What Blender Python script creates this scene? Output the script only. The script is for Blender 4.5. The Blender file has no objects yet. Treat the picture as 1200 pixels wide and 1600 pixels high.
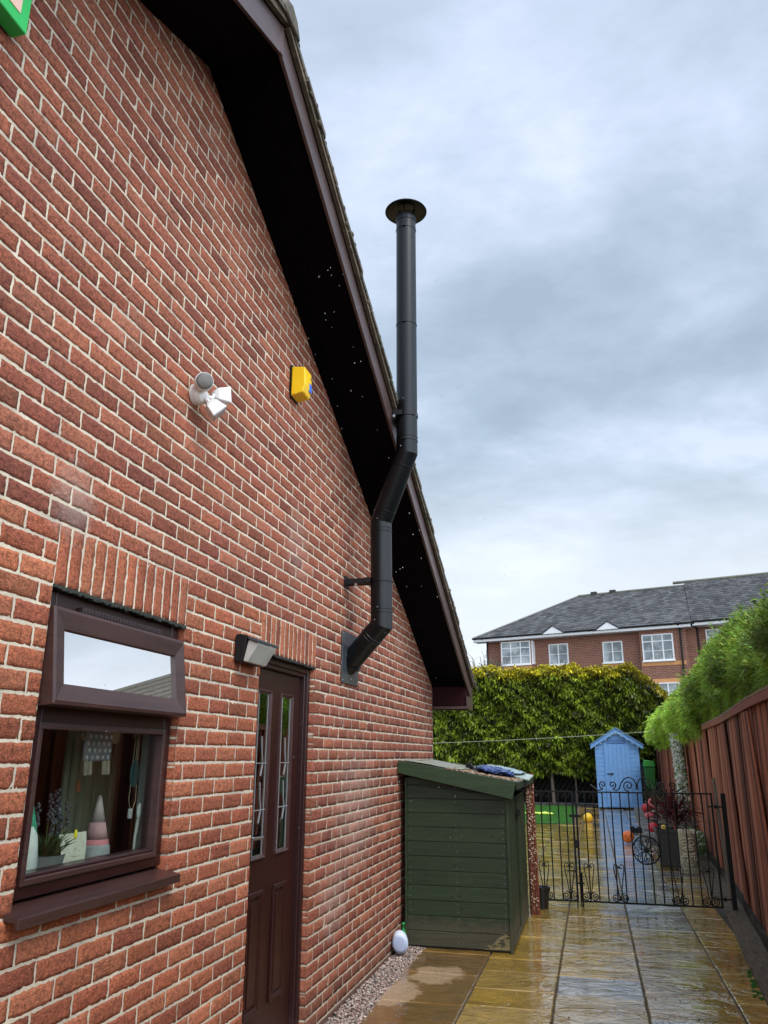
import bpy, math, random
import numpy as np
from mathutils import Vector, Matrix
random.seed(7); rng = np.random.default_rng(7)
S = bpy.context.scene; col = S.collection
R = math.radians; PI = math.pi
G = -1.6                                    # level of the paving (z = 0 is eye height)

# ------------------------------------------------------------------ camera
cd = bpy.data.cameras.new('camera'); cam = bpy.data.objects.new('camera', cd); col.objects.link(cam)
cd.sensor_fit = 'VERTICAL'; cd.sensor_height = 24; cd.sensor_width = 18; cd.lens = 1256.92/1600*24
cd.clip_start = .05; cd.clip_end = 600
pitch, yaw, roll = .293506, .245031, .006058
Fv = Vector((-math.sin(yaw)*math.cos(pitch), math.cos(yaw)*math.cos(pitch), math.sin(pitch)))
Rv = Vector((math.cos(yaw), math.sin(yaw), 0)); Uv = Rv.cross(Fv)
R2 = math.cos(roll)*Rv + math.sin(roll)*Uv; U2 = -math.sin(roll)*Rv + math.cos(roll)*Uv
m = Matrix((R2, U2, -Fv)).transposed().to_4x4(); m.translation = Vector((1.7837, -5.2494, .0389))
cam.matrix_world = m; S.camera = cam
S.view_settings.view_transform = 'Standard'; S.view_settings.look = 'None'
S.view_settings.exposure = 0.8; S.view_settings.gamma = 1.0
S.render.resolution_x = 768; S.render.resolution_y = 1024

# ------------------------------------------------------------------ sun and sky
SUN_EL, SUN_AZ = 52, 128                    # azimuth measured clockwise from +Y
sl = bpy.data.lights.new('sun', 'SUN'); sun = bpy.data.objects.new('sun', sl); col.objects.link(sun)
sl.energy = 1.5; sl.angle = R(28); sl.color = (1, .96, .9)
sdir = Vector((math.sin(R(SUN_AZ))*math.cos(R(SUN_EL)), math.cos(R(SUN_AZ))*math.cos(R(SUN_EL)), math.sin(R(SUN_EL))))
sun.rotation_euler = (-sdir).to_track_quat('-Z', 'Y').to_euler()

W = bpy.data.worlds.new('World'); S.world = W; W.use_nodes = True
nt = W.node_tree; nt.nodes.clear()
def N(t, typ, **kw):
    n = t.nodes.new(typ)
    for k, v in kw.items():
        if k.startswith('_'): n.inputs[k[1:].replace('_', ' ')].default_value = v
        else: setattr(n, k, v)
    return n
def math_(t, op, a, b=None, c=None, clamp=False):
    n = t.nodes.new('ShaderNodeMath'); n.operation = op; n.use_clamp = clamp
    for i, v in enumerate((a, b, c)):
        if v is None: continue
        if isinstance(v, (int, float)): n.inputs[i].default_value = v
        else: t.links.new(v, n.inputs[i])
    return n.outputs[0]
def ramp(t, fac, stops, interp='LINEAR'):
    n = t.nodes.new('ShaderNodeValToRGB'); e = n.color_ramp.elements; n.color_ramp.interpolation = interp
    while len(e) < len(stops): e.new(.5)
    for i, (p, c) in enumerate(stops):
        e[i].position = p; e[i].color = (*c, 1) if len(c) == 3 else c
    t.links.new(fac, n.inputs[0]); return n.outputs[0]
def mixc(t, fac, a, b, mode='MIX'):
    n = t.nodes.new('ShaderNodeMix'); n.data_type = 'RGBA'; n.blend_type = mode
    for i, v in ((0, fac), (6, a), (7, b)):
        if isinstance(v, (int, float)): n.inputs[i].default_value = v
        elif isinstance(v, tuple): n.inputs[i].default_value = (*v, 1)
        else: t.links.new(v, n.inputs[i])
    return n.outputs[2]
def noise(t, vec, scale, detail=4, rough=.55, dist=0, out=0):
    n = t.nodes.new('ShaderNodeTexNoise'); n.inputs['Scale'].default_value = scale
    n.inputs['Detail'].default_value = detail; n.inputs['Roughness'].default_value = rough; n.inputs['Distortion'].default_value = dist
    if vec is not None: t.links.new(vec, n.inputs['Vector'])
    return n.outputs[out]
tc = N(nt, 'ShaderNodeTexCoord'); sep = N(nt, 'ShaderNodeSeparateXYZ'); nt.links.new(tc.outputs['Generated'], sep.inputs[0])
zz = math_(nt, 'MAXIMUM', sep.outputs[2], 0.0); dz = math_(nt, 'ADD', zz, .34)
comb = N(nt, 'ShaderNodeCombineXYZ')
nt.links.new(math_(nt, 'DIVIDE', sep.outputs[0], dz), comb.inputs[0]); nt.links.new(math_(nt, 'DIVIDE', sep.outputs[1], dz), comb.inputs[1])
mp = N(nt, 'ShaderNodeMapping'); mp.inputs['Rotation'].default_value = (0, 0, R(-38)); mp.inputs['Scale'].default_value = (1.05, 1.5, 1)
mp.inputs['Location'].default_value = (1.7, .4, 0)
nt.links.new(comb.outputs[0], mp.inputs[0])
n1 = noise(nt, mp.outputs[0], 1.5, 7, .56, .25); n2 = noise(nt, mp.outputs[0], 4.2, 5, .6, .2)
cl = math_(nt, 'ADD', math_(nt, 'MULTIPLY', n1, .70), math_(nt, 'MULTIPLY', n2, .30))
cc = ramp(nt, cl, [(.38, (.235, .295, .37)), (.46, (.295, .365, .45)), (.53, (.37, .44, .545)), (.61, (.48, .54, .655))])
hz = ramp(nt, zz, [(.0, (1, 1, 1)), (.20, (.62, .62, .62)), (.36, (0, 0, 0))])
cc = mixc(nt, hz, cc, (.60, .635, .67))
dark_band = ramp(nt, zz, [(.22, (0, 0, 0)), (.42, (.5, .5, .5)), (.62, (0, 0, 0))])
cc = mixc(nt, math_(nt, 'MULTIPLY', dark_band, .55), cc, (.26, .33, .40))
tp = ramp(nt, zz, [(.45, (0, 0, 0)), (.85, (.6, .6, .6))]); cc = mixc(nt, tp, cc, mixc(nt, .5, cc, (.50, .545, .69)))
# overcast brightened out of view, on the sun's side, to light the wall
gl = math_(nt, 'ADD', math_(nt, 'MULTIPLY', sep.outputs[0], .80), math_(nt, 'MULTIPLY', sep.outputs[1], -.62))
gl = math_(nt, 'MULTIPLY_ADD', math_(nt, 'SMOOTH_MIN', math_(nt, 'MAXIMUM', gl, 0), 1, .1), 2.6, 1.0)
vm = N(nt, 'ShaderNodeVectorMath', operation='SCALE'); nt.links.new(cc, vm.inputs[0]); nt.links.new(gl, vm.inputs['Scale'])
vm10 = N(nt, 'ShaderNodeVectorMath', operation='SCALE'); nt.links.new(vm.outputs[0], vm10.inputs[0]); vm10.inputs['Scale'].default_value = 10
sky = N(nt, 'ShaderNodeTexSky', sky_type='NISHITA', sun_disc=False, sun_elevation=R(SUN_EL), sun_rotation=R(SUN_AZ))
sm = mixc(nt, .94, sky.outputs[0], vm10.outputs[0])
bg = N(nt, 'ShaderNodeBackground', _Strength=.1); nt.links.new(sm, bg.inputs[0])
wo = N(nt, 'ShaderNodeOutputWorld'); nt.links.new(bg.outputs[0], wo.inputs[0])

# ------------------------------------------------------------------ helpers
def tag(o, label=None, cat=None, group=None, kind=None):
    if label: o['label'] = label
    if cat: o['category'] = cat
    if group: o['group'] = group
    if kind: o['kind'] = kind
    return o
def empty(name, loc=(0, 0, 0)):
    o = bpy.data.objects.new(name, None); o.empty_display_size = .1; col.objects.link(o); o.location = loc; return o
class MB:
    def __init__(s): s.v = []; s.f = []; s.c = []
    def add(s, vs, fs, c=None):
        n = len(s.v); s.v += [tuple(v) for v in vs]; s.f += [tuple(i+n for i in f) for f in fs]
        s.c += [c or (1, 1, 1)]*len(vs); return s
    def box(s, x0, x1, y0, y1, z0, z1, c=None, rot=None, piv=None):
        vs = [Vector((x, y, z)) for x in (x0, x1) for y in (y0, y1) for z in (z0, z1)]
        if rot is not None:
            p = Vector(piv if piv is not None else ((x0+x1)/2, (y0+y1)/2, (z0+z1)/2))
            vs = [p + rot @ (v-p) for v in vs]
        return s.add(vs, [(0, 1, 3, 2), (4, 6, 7, 5), (0, 4, 5, 1), (2, 3, 7, 6), (0, 2, 6, 4), (1, 5, 7, 3)], c)
    def prism(s, poly, axis, a, b, c=None):
        """polygon in the plane across `axis`, extruded from a to b"""
        n = len(poly)
        def P(p, t):
            return {0: (t, p[0], p[1]), 1: (p[0], t, p[1]), 2: (p[0], p[1], t)}[axis]
        vs = [P(p, a) for p in poly] + [P(p, b) for p in poly]
        fs = [tuple(range(n-1, -1, -1)), tuple(range(n, 2*n))] + [(i, (i+1) % n, n+(i+1) % n, n+i) for i in range(n)]
        return s.add(vs, fs, c)
    def tube(s, pts, r, n=8, c=None, cap=True):
        pts = [Vector(p) for p in pts]; rr = r if hasattr(r, '__len__') else [r]*len(pts)
        rings = []; up = None
        for i, p in enumerate(pts):
            t = (pts[min(i+1, len(pts)-1)] - pts[max(i-1, 0)])
            if t.length < 1e-9: t = Vector((0, 0, 1))
            t.normalize()
            if up is None: up = Vector((0, 0, 1)) if abs(t.z) < .9 else Vector((1, 0, 0))
            a = t.cross(up).normalized(); b = a.cross(t); up = b
            k = 1.0
            if 0 < i < len(pts)-1:
                d1 = (pts[i]-pts[i-1]).normalized(); k = 1/max(.5, abs(d1.dot(t)))
            rings.append([p + (a*math.cos(2*PI*j/n)*1 + b*math.sin(2*PI*j/n))*rr[i]*(1 if k < 1.01 else 1) for j in range(n)])
        vs = [v for g in rings for v in g]; fs = []
        for i in range(len(pts)-1):
            for j in range(n): fs.append((i*n+j, i*n+(j+1) % n, (i+1)*n+(j+1) % n, (i+1)*n+j))
        if cap: fs += [tuple(range(n-1, -1, -1)), tuple((len(pts)-1)*n+j for j in range(n))]
        return s.add(vs, fs, c)
    def lathe(s, prof, n=24, o=(0, 0, 0), c=None, squash=(1, 1), M=None):
        vs = []; fs = []
        for r, z in prof:
            for j in range(n):
                v = Vector((r*math.cos(2*PI*j/n)*squash[0], r*math.sin(2*PI*j/n)*squash[1], z))
                if M is not None: v = M @ v
                vs.append(v + Vector(o))
        for i in range(len(prof)-1):
            for j in range(n): fs.append((i*n+j, i*n+(j+1) % n, (i+1)*n+(j+1) % n, (i+1)*n+j))
        if prof[0][0] > 1e-4: fs.append(tuple(range(n-1, -1, -1)))
        if prof[-1][0] > 1e-4: fs.append(tuple((len(prof)-1)*n+j for j in range(n)))
        return s.add(vs, fs, c)
    def ball(s, o, r, n=16, c=None, sq=(1, 1, 1), M=None):
        prof = [(math.sin(PI*i/n)*r, -math.cos(PI*i/n)*r*sq[2]) for i in range(n+1)]
        prof[0] = (1e-5, prof[0][1]); prof[-1] = (1e-5, prof[-1][1])
        return s.lathe(prof, n*2, o, c, sq[:2], M)
    def build(s, name, mat, parent=None, smooth=False, bevel=0, loc=None):
        me = bpy.data.meshes.new(name); me.from_pydata(s.v, [], s.f); me.update()
        ca = me.color_attributes.new('tint', 'FLOAT_COLOR', 'POINT')
        arr = np.ones((len(s.v), 4), 'f'); arr[:, :3] = np.array(s.c, 'f'); ca.data.foreach_set('color', arr.ravel())
        o = bpy.data.objects.new(name, me); col.objects.link(o); me.materials.append(mat)
        if parent is not None:
            o.parent = parent; o.matrix_parent_inverse = Matrix.Translation(-parent.location) if parent.parent is None and parent.type == 'EMPTY' else Matrix()
        if smooth: me.polygons.foreach_set('use_smooth', [True]*len(me.polygons))
        if bevel:
            b = o.modifiers.new('bevel', 'BEVEL'); b.width = bevel; b.segments = 2; b.limit_method = 'ANGLE'; b.angle_limit = R(35)
        return o
def npmesh(name, V, Fq, tint, mat, parent=None, smooth=False):
    me = bpy.data.meshes.new(name); k = Fq.shape[1]
    me.vertices.add(len(V)); me.vertices.foreach_set('co', V.astype('f').ravel())
    me.loops.add(Fq.size); me.loops.foreach_set('vertex_index', Fq.astype('i').ravel())
    me.polygons.add(len(Fq)); me.polygons.foreach_set('loop_start', np.arange(0, Fq.size, k, dtype='i'))
    me.polygons.foreach_set('loop_total', np.full(len(Fq), k, 'i'))
    me.update(calc_edges=True)
    if smooth: me.polygons.foreach_set('use_smooth', np.ones(len(Fq), bool))
    ca = me.color_attributes.new('tint', 'FLOAT_COLOR', 'POINT'); a = np.ones((len(V), 4), 'f'); a[:, :3] = tint; ca.data.foreach_set('color', a.ravel())
    me.materials.append(mat); me.validate()
    o = bpy.data.objects.new(name, me); col.objects.link(o)
    if parent is not None: o.parent = parent
    return o

def mat(name, color=(.5, .5, .5), rough=.5, var=.0, vscale=8, tint=True, bump=0, bscale=60, metal=0, spec=.5, color2=None,
        c2pos=(.45, .65), stretch=(1, 1, 1), trans=0, coat=0, vdetail=5):
    M = bpy.data.materials.new(name); M.use_nodes = True; t = M.node_tree; b = t.nodes['Principled BSDF']
    g = N(t, 'ShaderNodeTexCoord'); mpn = N(t, 'ShaderNodeMapping'); mpn.inputs['Scale'].default_value = stretch
    t.links.new(g.outputs['Object'], mpn.inputs[0]); vec = mpn.outputs[0]
    c = None
    if tint:
        a = N(t, 'ShaderNodeVertexColor', layer_name='tint'); c = mixc(t, 1.0, a.outputs[0], tuple(color), 'MULTIPLY')
    else:
        rgb = N(t, 'ShaderNodeRGB'); rgb.outputs[0].default_value = (*color, 1); c = rgb.outputs[0]
    if color2 is not None:
        f = ramp(t, noise(t, vec, vscale*.6, vdetail, .6), [(c2pos[0], (0, 0, 0)), (c2pos[1], (1, 1, 1))]); c = mixc(t, f, c, tuple(color2))
    if var:
        v = ramp(t, noise(t, vec, vscale, vdetail, .6), [(.25, (1-var,)*3), (.75, (1+var,)*3)]); c = mixc(t, 1.0, c, v, 'MULTIPLY')
    t.links.new(c, b.inputs['Base Color'])
    b.inputs['Metallic'].default_value = metal; b.inputs['Specular IOR Level'].default_value = spec
    b.inputs['Coat Weight'].default_value = coat; b.inputs['Coat Roughness'].default_value = .08
    rn = noise(t, vec, vscale*1.7, 3, .5)
    t.links.new(math_(t, 'MULTIPLY_ADD', rn, .25*rough+.04, rough*.88-.02, clamp=True), b.inputs['Roughness'])
    if bump:
        bn = N(t, 'ShaderNodeBump', _Strength=1.0, _Distance=bump); t.links.new(noise(t, vec, bscale, 5, .6), bn.inputs['Height']); t.links.new(bn.outputs[0], b.inputs['Normal'])
    return M

# materials
def brick_mat():
    M = bpy.data.materials.new('rustic_brick'); M.use_nodes = True; t = M.node_tree; b = t.nodes['Principled BSDF']
    g = N(t, 'ShaderNodeTexCoord'); v = g.outputs['Object']
    a = N(t, 'ShaderNodeVertexColor', layer_name='tint')
    c = mixc(t, 1.0, a.outputs[0], ramp(t, noise(t, v, 55, 6, .7), [(.30, (.42, .38, .36)), (.5, (1, 1, 1)), (.72, (1.5, 1.38, 1.25))]), 'MULTIPLY')
    c = mixc(t, 1.0, c, ramp(t, noise(t, v, 150, 4, .7), [(.36, (.55, .52, .5)), (.5, (1, 1, 1)), (.66, (1.3, 1.25, 1.2))]), 'MULTIPLY')
    c = mixc(t, 1.0, c, ramp(t, noise(t, v, 3.2, 4, .6), [(.3, (.86, .86, .87)), (.7, (1.12, 1.1, 1.08))]), 'MULTIPLY')
    sp = ramp(t, noise(t, v, 210, 2, .5), [(.66, (0, 0, 0)), (.74, (1, 1, 1))]); c = mixc(t, math_(t, 'MULTIPLY', sp, .30), c, (.42, .33, .26))
    s3 = N(t, 'ShaderNodeSeparateXYZ'); t.links.new(v, s3.inputs[0])
    def patch(y, z, ry, rz_, k):                     # salt bloom with a ragged outline
        dx = math_(t, 'DIVIDE', math_(t, 'SUBTRACT', s3.outputs[1], y), ry); dy = math_(t, 'DIVIDE', math_(t, 'SUBTRACT', s3.outputs[2], z), rz_)
        d = math_(t, 'SQRT', math_(t, 'ADD', math_(t, 'MULTIPLY', dx, dx), math_(t, 'MULTIPLY', dy, dy)))
        d = math_(t, 'ADD', d, math_(t, 'MULTIPLY', math_(t, 'SUBTRACT', noise(t, v, 22, 6, .7), .5), 1.6)); return math_(t, 'MULTIPLY', ramp(t, d, [(.35, (1, 1, 1)), (1.0, (0, 0, 0))]), k)
    for q_ in ((-2.80, .92, .16, .18, .26), (1.05, -.35, .75, .55, .22), (.55, -.9, .4, .3, .2), (-.45, 1.35, .25, .3, .15)): c = mixc(t, patch(*q_), c, (.52, .46, .40))
    dmp = ramp(t, math_(t, 'ADD', s3.outputs[2], math_(t, 'MULTIPLY', noise(t, v, 6, 4, .6), .3)), [(0, (0, 0, 0)), (1, (1, 1, 1))])
    low = math_(t, 'LESS_THAN', math_(t, 'ADD', s3.outputs[2], math_(t, 'MULTIPLY', noise(t, v, 5, 5, .6), .35)), G+.36); c = mixc(t, math_(t, 'MULTIPLY', low, .3), c, (.10, .065, .045))
    # pale lime bloom in patches
    bl = ramp(t, noise(t, v, 1.3, 6, .75), [(.60, (0, 0, 0)), (.72, (1, 1, 1))]); c = mixc(t, math_(t, 'MULTIPLY', bl, .22), c, (.5, .4, .34))
    t.links.new(c, b.inputs['Base Color']); b.inputs['Roughness'].default_value = .86; b.inputs['Specular IOR Level'].default_value = .3
    mpn = N(t, 'ShaderNodeMapping'); mpn.inputs['Scale'].default_value = (1, .55, 1); t.links.new(v, mpn.inputs[0])
    h = math_(t, 'ADD', noise(t, mpn.outputs[0], 95, 5, .65, .6), math_(t, 'MULTIPLY', noise(t, v, 300, 3, .6), .35))
    bn = N(t, 'ShaderNodeBump', _Strength=1.0, _Distance=.009); t.links.new(h, bn.inputs['Height']); t.links.new(bn.outputs[0], b.inputs['Normal'])
    return M
mBrick = brick_mat()
mMortar = mat('mortar', (.58, .505, .385), .95, .22, 7, bump=.004, bscale=170, color2=(.42, .38, .31), c2pos=(.48, .72), spec=.2)
mPVC = mat('rosewood_pvc', (.024, .0062, .0055), .30, .25, 9, bump=.0006, bscale=240, stretch=(1, 1, 6), spec=.5)
mPVCh = mat('rosewood_pvc_sash', (.048, .021, .018), .30, .4, 9, bump=.0010, bscale=160, stretch=(1, .2, 6), spec=.6)
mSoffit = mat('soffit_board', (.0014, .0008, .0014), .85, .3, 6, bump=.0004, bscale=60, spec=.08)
mBarge = mat('barge_board', (.062, .036, .032), .35, .3, 14, bump=.0005, bscale=120, stretch=(1, .25, 1))
mTile = mat('concrete_tile', (.095, .08, .062), .9, .35, 12, bump=.008, bscale=45, color2=(.05, .055, .03), c2pos=(.5, .7))
mFlue = mat('black_enamel', (.0025, .0036, .005), .36, .2, 5, bump=.0003, bscale=30, spec=.32)
mBlack = mat('black_iron', (.006, .006, .0065), .5, .3, 40, bump=.0006, bscale=180, spec=.3)
mPlate = mat('grey_black_plate', (.05, .06, .07), .22, .15, 9, spec=.6)
mWhite = mat('white_plastic', (.62, .61, .59), .4, .08, 20)
mYellow = mat('yellow_plastic', (.86, .53, .008), .4, .06, 18)
mTintP = mat('coloured_plastic', (1, 1, 1), .4, .08, 25)
mTintM = mat('matt_paint', (1, 1, 1), .75, .15, 30, bump=.001, bscale=150)
mGravel = mat('gravel_stone', (1, 1, 1), .7, .25, 60, bump=.002, bscale=200)
mSteel = mat('bright_steel', (.6, .6, .6), .25, .1, 20, metal=1)
mLead = mat('lead_came', (.22, .23, .23), .35, .1, 20)
mDark = mat('dark_room', (.02, .014, .013), .9, .3, 4)
mCurtain = mat('olive_blind', (.34, .34, .22), .85, .25, 3, stretch=(1, 7, 1))
mSoil = mat('soil', (.03, .022, .016), .95, .4, 20, bump=.02, bscale=40)
mBark = mat('bark', (.14, .11, .09), .9, .35, 25, bump=.01, bscale=60, stretch=(1, 1, .2))

def glass_mat(name, refl, tint=(1, 1, 1), ior=1.5):
    M = bpy.data.materials.new(name); M.use_nodes = True; t = M.node_tree; t.nodes.clear()
    o = N(t, 'ShaderNodeOutputMaterial'); mx = N(t, 'ShaderNodeMixShader'); tr = N(t, 'ShaderNodeBsdfTransparent'); gl = N(t, 'ShaderNodeBsdfGlossy', _Roughness=.0)
    tr.inputs[0].default_value = (*tint, 1); gl.inputs[0].default_value = (1, 1, 1, 1)
    ge = N(t, 'ShaderNodeNewGeometry'); dt = N(t, 'ShaderNodeVectorMath', operation='DOT_PRODUCT'); t.links.new(ge.outputs['Incoming'], dt.inputs[0]); t.links.new(ge.outputs['Normal'], dt.inputs[1])
    c1 = math_(t, 'POWER', math_(t, 'SUBTRACT', 1.0, math_(t, 'ABSOLUTE', dt.outputs['Value']), clamp=True), 3.5)
    fr = math_(t, 'MULTIPLY', math_(t, 'MULTIPLY_ADD', c1, 1-refl, refl, clamp=True), math_(t, 'SUBTRACT', 1.0, ge.outputs['Backfacing'])); t.links.new(fr, mx.inputs[0])
    t.links.new(tr.outputs[0], mx.inputs[1]); t.links.new(gl.outputs[0], mx.inputs[2]); t.links.new(mx.outputs[0], o.inputs[0]); return M
mGlass = glass_mat('window_glass', .04, (.86, .9, .88), 1.55)
mGlassTop = glass_mat('coated_glass', .86, (.8, .85, .85), 1.6)

def wet_stone():
    M = bpy.data.materials.new('wet_sandstone'); M.use_nodes = True; t = M.node_tree; b = t.nodes['Principled BSDF']
    g = N(t, 'ShaderNodeTexCoord'); v = g.outputs['Object']; a = N(t, 'ShaderNodeVertexColor', layer_name='tint')
    mpn = N(t, 'ShaderNodeMapping'); mpn.inputs['Scale'].default_value = (.85, 1.15, 1); mpn.inputs['Rotation'].default_value = (0, 0, R(24)); t.links.new(v, mpn.inputs[0]); sv = mpn.outputs[0]
    c = mixc(t, 1.0, a.outputs[0], ramp(t, noise(t, sv, 3.2, 7, .62, .6), [(.3, (.62, .58, .5)), (.52, (1, 1, 1)), (.75, (1.35, 1.3, 1.25))]), 'MULTIPLY')
    c = mixc(t, math_(t, 'MULTIPLY', ramp(t, noise(t, v, 9, 5, .7), [(.56, (0, 0, 0)), (.7, (1, 1, 1))]), .35), c, (.17, .16, .14))
    # dry lighter patches beside the gravel
    s3 = N(t, 'ShaderNodeSeparateXYZ'); t.links.new(v, s3.inputs[0])
    def ell(x, y, rx, ry):
        dx = math_(t, 'DIVIDE', math_(t, 'SUBTRACT', s3.outputs[0], x), rx); dy = math_(t, 'DIVIDE', math_(t, 'SUBTRACT', s3.outputs[1], y), ry)
        d = math_(t, 'SQRT', math_(t, 'ADD', math_(t, 'MULTIPLY', dx, dx), math_(t, 'MULTIPLY', dy, dy)))
        d = math_(t, 'ADD', d, math_(t, 'MULTIPLY', math_(t, 'SUBTRACT', noise(t, v, 5.5, 6, .62), .5), 1.5))
        return ramp(t, d, [(.80, (1, 1, 1)), (1.03, (0, 0, 0))])
    dry = math_(t, 'MAXIMUM', ell(.49, 1.72, .24, .30), ell(.30, 1.12, .17, .34))
    c = mixc(t, dry, c, mixc(t, ramp(t, noise(t, v, 70, 3, .6), [(.42, (0, 0, 0)), (.6, (1, 1, 1))]), (.30, .19, .09), (.46, .33, .18)))
    t.links.new(c, b.inputs['Base Color'])
    rn = ramp(t, noise(t, v, 2.3, 4, .6), [(.40, (.04,)*3), (.64, (.20,)*3)])
    t.links.new(mixc(t, dry, rn, (.8, .8, .8)), b.inputs['Roughness'])
    b.inputs['IOR'].default_value = 1.5; b.inputs['Specular IOR Level'].default_value = .8; b.inputs['Coat Weight'].default_value = .9; b.inputs['Coat Roughness'].default_value = .06; b.inputs['Coat IOR'].default_value = 1.85
    mp2 = N(t, 'ShaderNodeMapping'); mp2.inputs['Scale'].default_value = (.75, 1.25, 1); mp2.inputs['Rotation'].default_value = (0, 0, R(-28)); t.links.new(v, mp2.inputs[0])
    h = math_(t, 'ADD', noise(t, mp2.outputs[0], 3.6, 6, .52, .6), math_(t, 'MULTIPLY', noise(t, v, 55, 3, .5), .07))
    stp = ramp(t, noise(t, mp2.outputs[0], 4.2, 4, .55, 1.6), [(.40, (0,)*3), (.43, (.35,)*3), (.52, (.35,)*3), (.55, (.7,)*3), (.62, (.7,)*3), (.66, (1,)*3)])
    rn_ = noise(t, mp2.outputs[0], 3.4, 4, .6, 1.2); rd = math_(t, 'SUBTRACT', 1.0, math_(t, 'MULTIPLY', math_(t, 'ABSOLUTE', math_(t, 'SUBTRACT', rn_, .5)), 16), clamp=True)
    mk = ramp(t, noise(t, v, 2.6, 3, .5), [(.42, (0,)*3), (.58, (1,)*3)])
    h = math_(t, 'ADD', math_(t, 'MULTIPLY', h, .55), math_(t, 'ADD', math_(t, 'MULTIPLY', stp, .14), math_(t, 'MULTIPLY', math_(t, 'MULTIPLY', rd, mk), .22)))
    bn = N(t, 'ShaderNodeBump', _Strength=1.0, _Distance=.017); t.links.new(h, bn.inputs['Height']); t.links.new(bn.outputs[0], b.inputs['Normal'])
    wet = ramp(t, noise(t, v, 1.7, 3, .55), [(.40, (.25,)*3), (.62, (1,)*3)])
    bc = N(t, 'ShaderNodeBump', _Distance=.018); t.links.new(math_(t, 'MULTIPLY_ADD', wet, -.6, 1.0), bc.inputs['Strength']); t.links.new(h, bc.inputs['Height']); t.links.new(bc.outputs[0], b.inputs['Coat Normal'])
    return M
mWet = wet_stone()
mWetKerb = mat('wet_timber_sleeper', (.13, .098, .064), .7, .6, 14, bump=.014, bscale=30, stretch=(4, .35, 1), spec=.2, color2=(.12, .10, .07), c2pos=(.5, .75))
mFence = mat('fence_timber', (1, 1, 1), .78, .45, 10, bump=.004, bscale=45, stretch=(1.5, 5, .22), color2=(.085, .026, .013), c2pos=(.54, .76), spec=.22)
mGreenW = mat('green_stained_timber', (.015, .031, .0105), .55, .28, 5, bump=.0022, bscale=22, stretch=(.35, 1, 4), color2=(.014, .02, .010), c2pos=(.62, .75))
_t = mGreenW.node_tree; _b = _t.nodes['Principled BSDF']; _src = _b.inputs['Base Color'].links[0].from_socket
_g = N(_t, 'ShaderNodeTexCoord'); _s = N(_t, 'ShaderNodeSeparateXYZ'); _t.links.new(_g.outputs['Object'], _s.inputs[0])
_h = math_(_t, 'SUBTRACT', 1.0, math_(_t, 'MULTIPLY', math_(_t, 'SUBTRACT', math_(_t, 'SUBTRACT', _s.outputs[2], G), math_(_t, 'MULTIPLY', noise(_t, _g.outputs['Object'], 16, 6, .75), .34)), 9.0), clamp=True)
_m = mixc(_t, math_(_t, 'MULTIPLY', _h, .55), _src, (.085, .07, .045))     # mud splashed up from the paving
_gr = N(_t, 'ShaderNodeMapping'); _gr.inputs['Scale'].default_value = (1.2, 6, 26); _t.links.new(_g.outputs['Object'], _gr.inputs[0])
_m = mixc(_t, 1.0, _m, ramp(_t, noise(_t, _gr.outputs[0], 4, 6, .7, 1.2), [(.3, (.62, .62, .6)), (.5, (1, 1, 1)), (.72, (1.5, 1.45, 1.4))]), 'MULTIPLY'); _t.links.new(_m, _b.inputs['Base Color'])
mBlueW = mat('blue_painted_timber', (.13, .28, .54), .6, .1, 9, bump=.001, bscale=60)
mLeafB = None
def leaf_mat(name, rough=.5):
    M = bpy.data.materials.new(name); M.use_nodes = True; t = M.node_tree; b = t.nodes['Principled BSDF']
    a = N(t, 'ShaderNodeVertexColor', layer_name='tint'); t.links.new(a.outputs[0], b.inputs['Base Color']); b.inputs['Roughness'].default_value = rough
    b.inputs['Specular IOR Level'].default_value = .4
    tl = N(t, 'ShaderNodeBsdfTranslucent'); t.links.new(a.outputs[0], tl.inputs[0]); mx = N(t, 'ShaderNodeMixShader'); mx.inputs[0].default_value = .28
    out = t.nodes['Material Output']; t.links.new(b.outputs[0], mx.inputs[1]); t.links.new(tl.outputs[0], mx.inputs[2]); t.links.new(mx.outputs[0], out.inputs[0]); return M
mLeaf = leaf_mat('foliage')
mHedgeCore = mat('hedge_inside', (.012, .020, .008), .9, .4, 6)  # dark fill for the shaded gaps between the leaves

def leaves(C, D, L, Wd, T, droop=.25, up=None):
    """quads (two triangles bent at the middle) at C along D, length L, width Wd; T tint"""
    n = len(C); D = D/np.linalg.norm(D, axis=1, keepdims=True)
    r = rng.normal(size=(n, 3)) if up is None else up+rng.normal(size=(n, 3))*.35
    s = np.cross(D, r); s /= np.linalg.norm(s, axis=1, keepdims=True)+1e-9
    L = L[:, None]; Wd = Wd[:, None]
    a = C; mL = C + D*L*.55 + s*Wd*.5; mR = C + D*L*.55 - s*Wd*.5; e = C + D*L; e = e - np.array([0, 0, 1.])*L*droop
    V = np.stack([a, mL, e, mR], 1).reshape(-1, 3); F = np.arange(4*n).reshape(-1, 4)
    return V, F, np.repeat(T, 4, 0)

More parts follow.
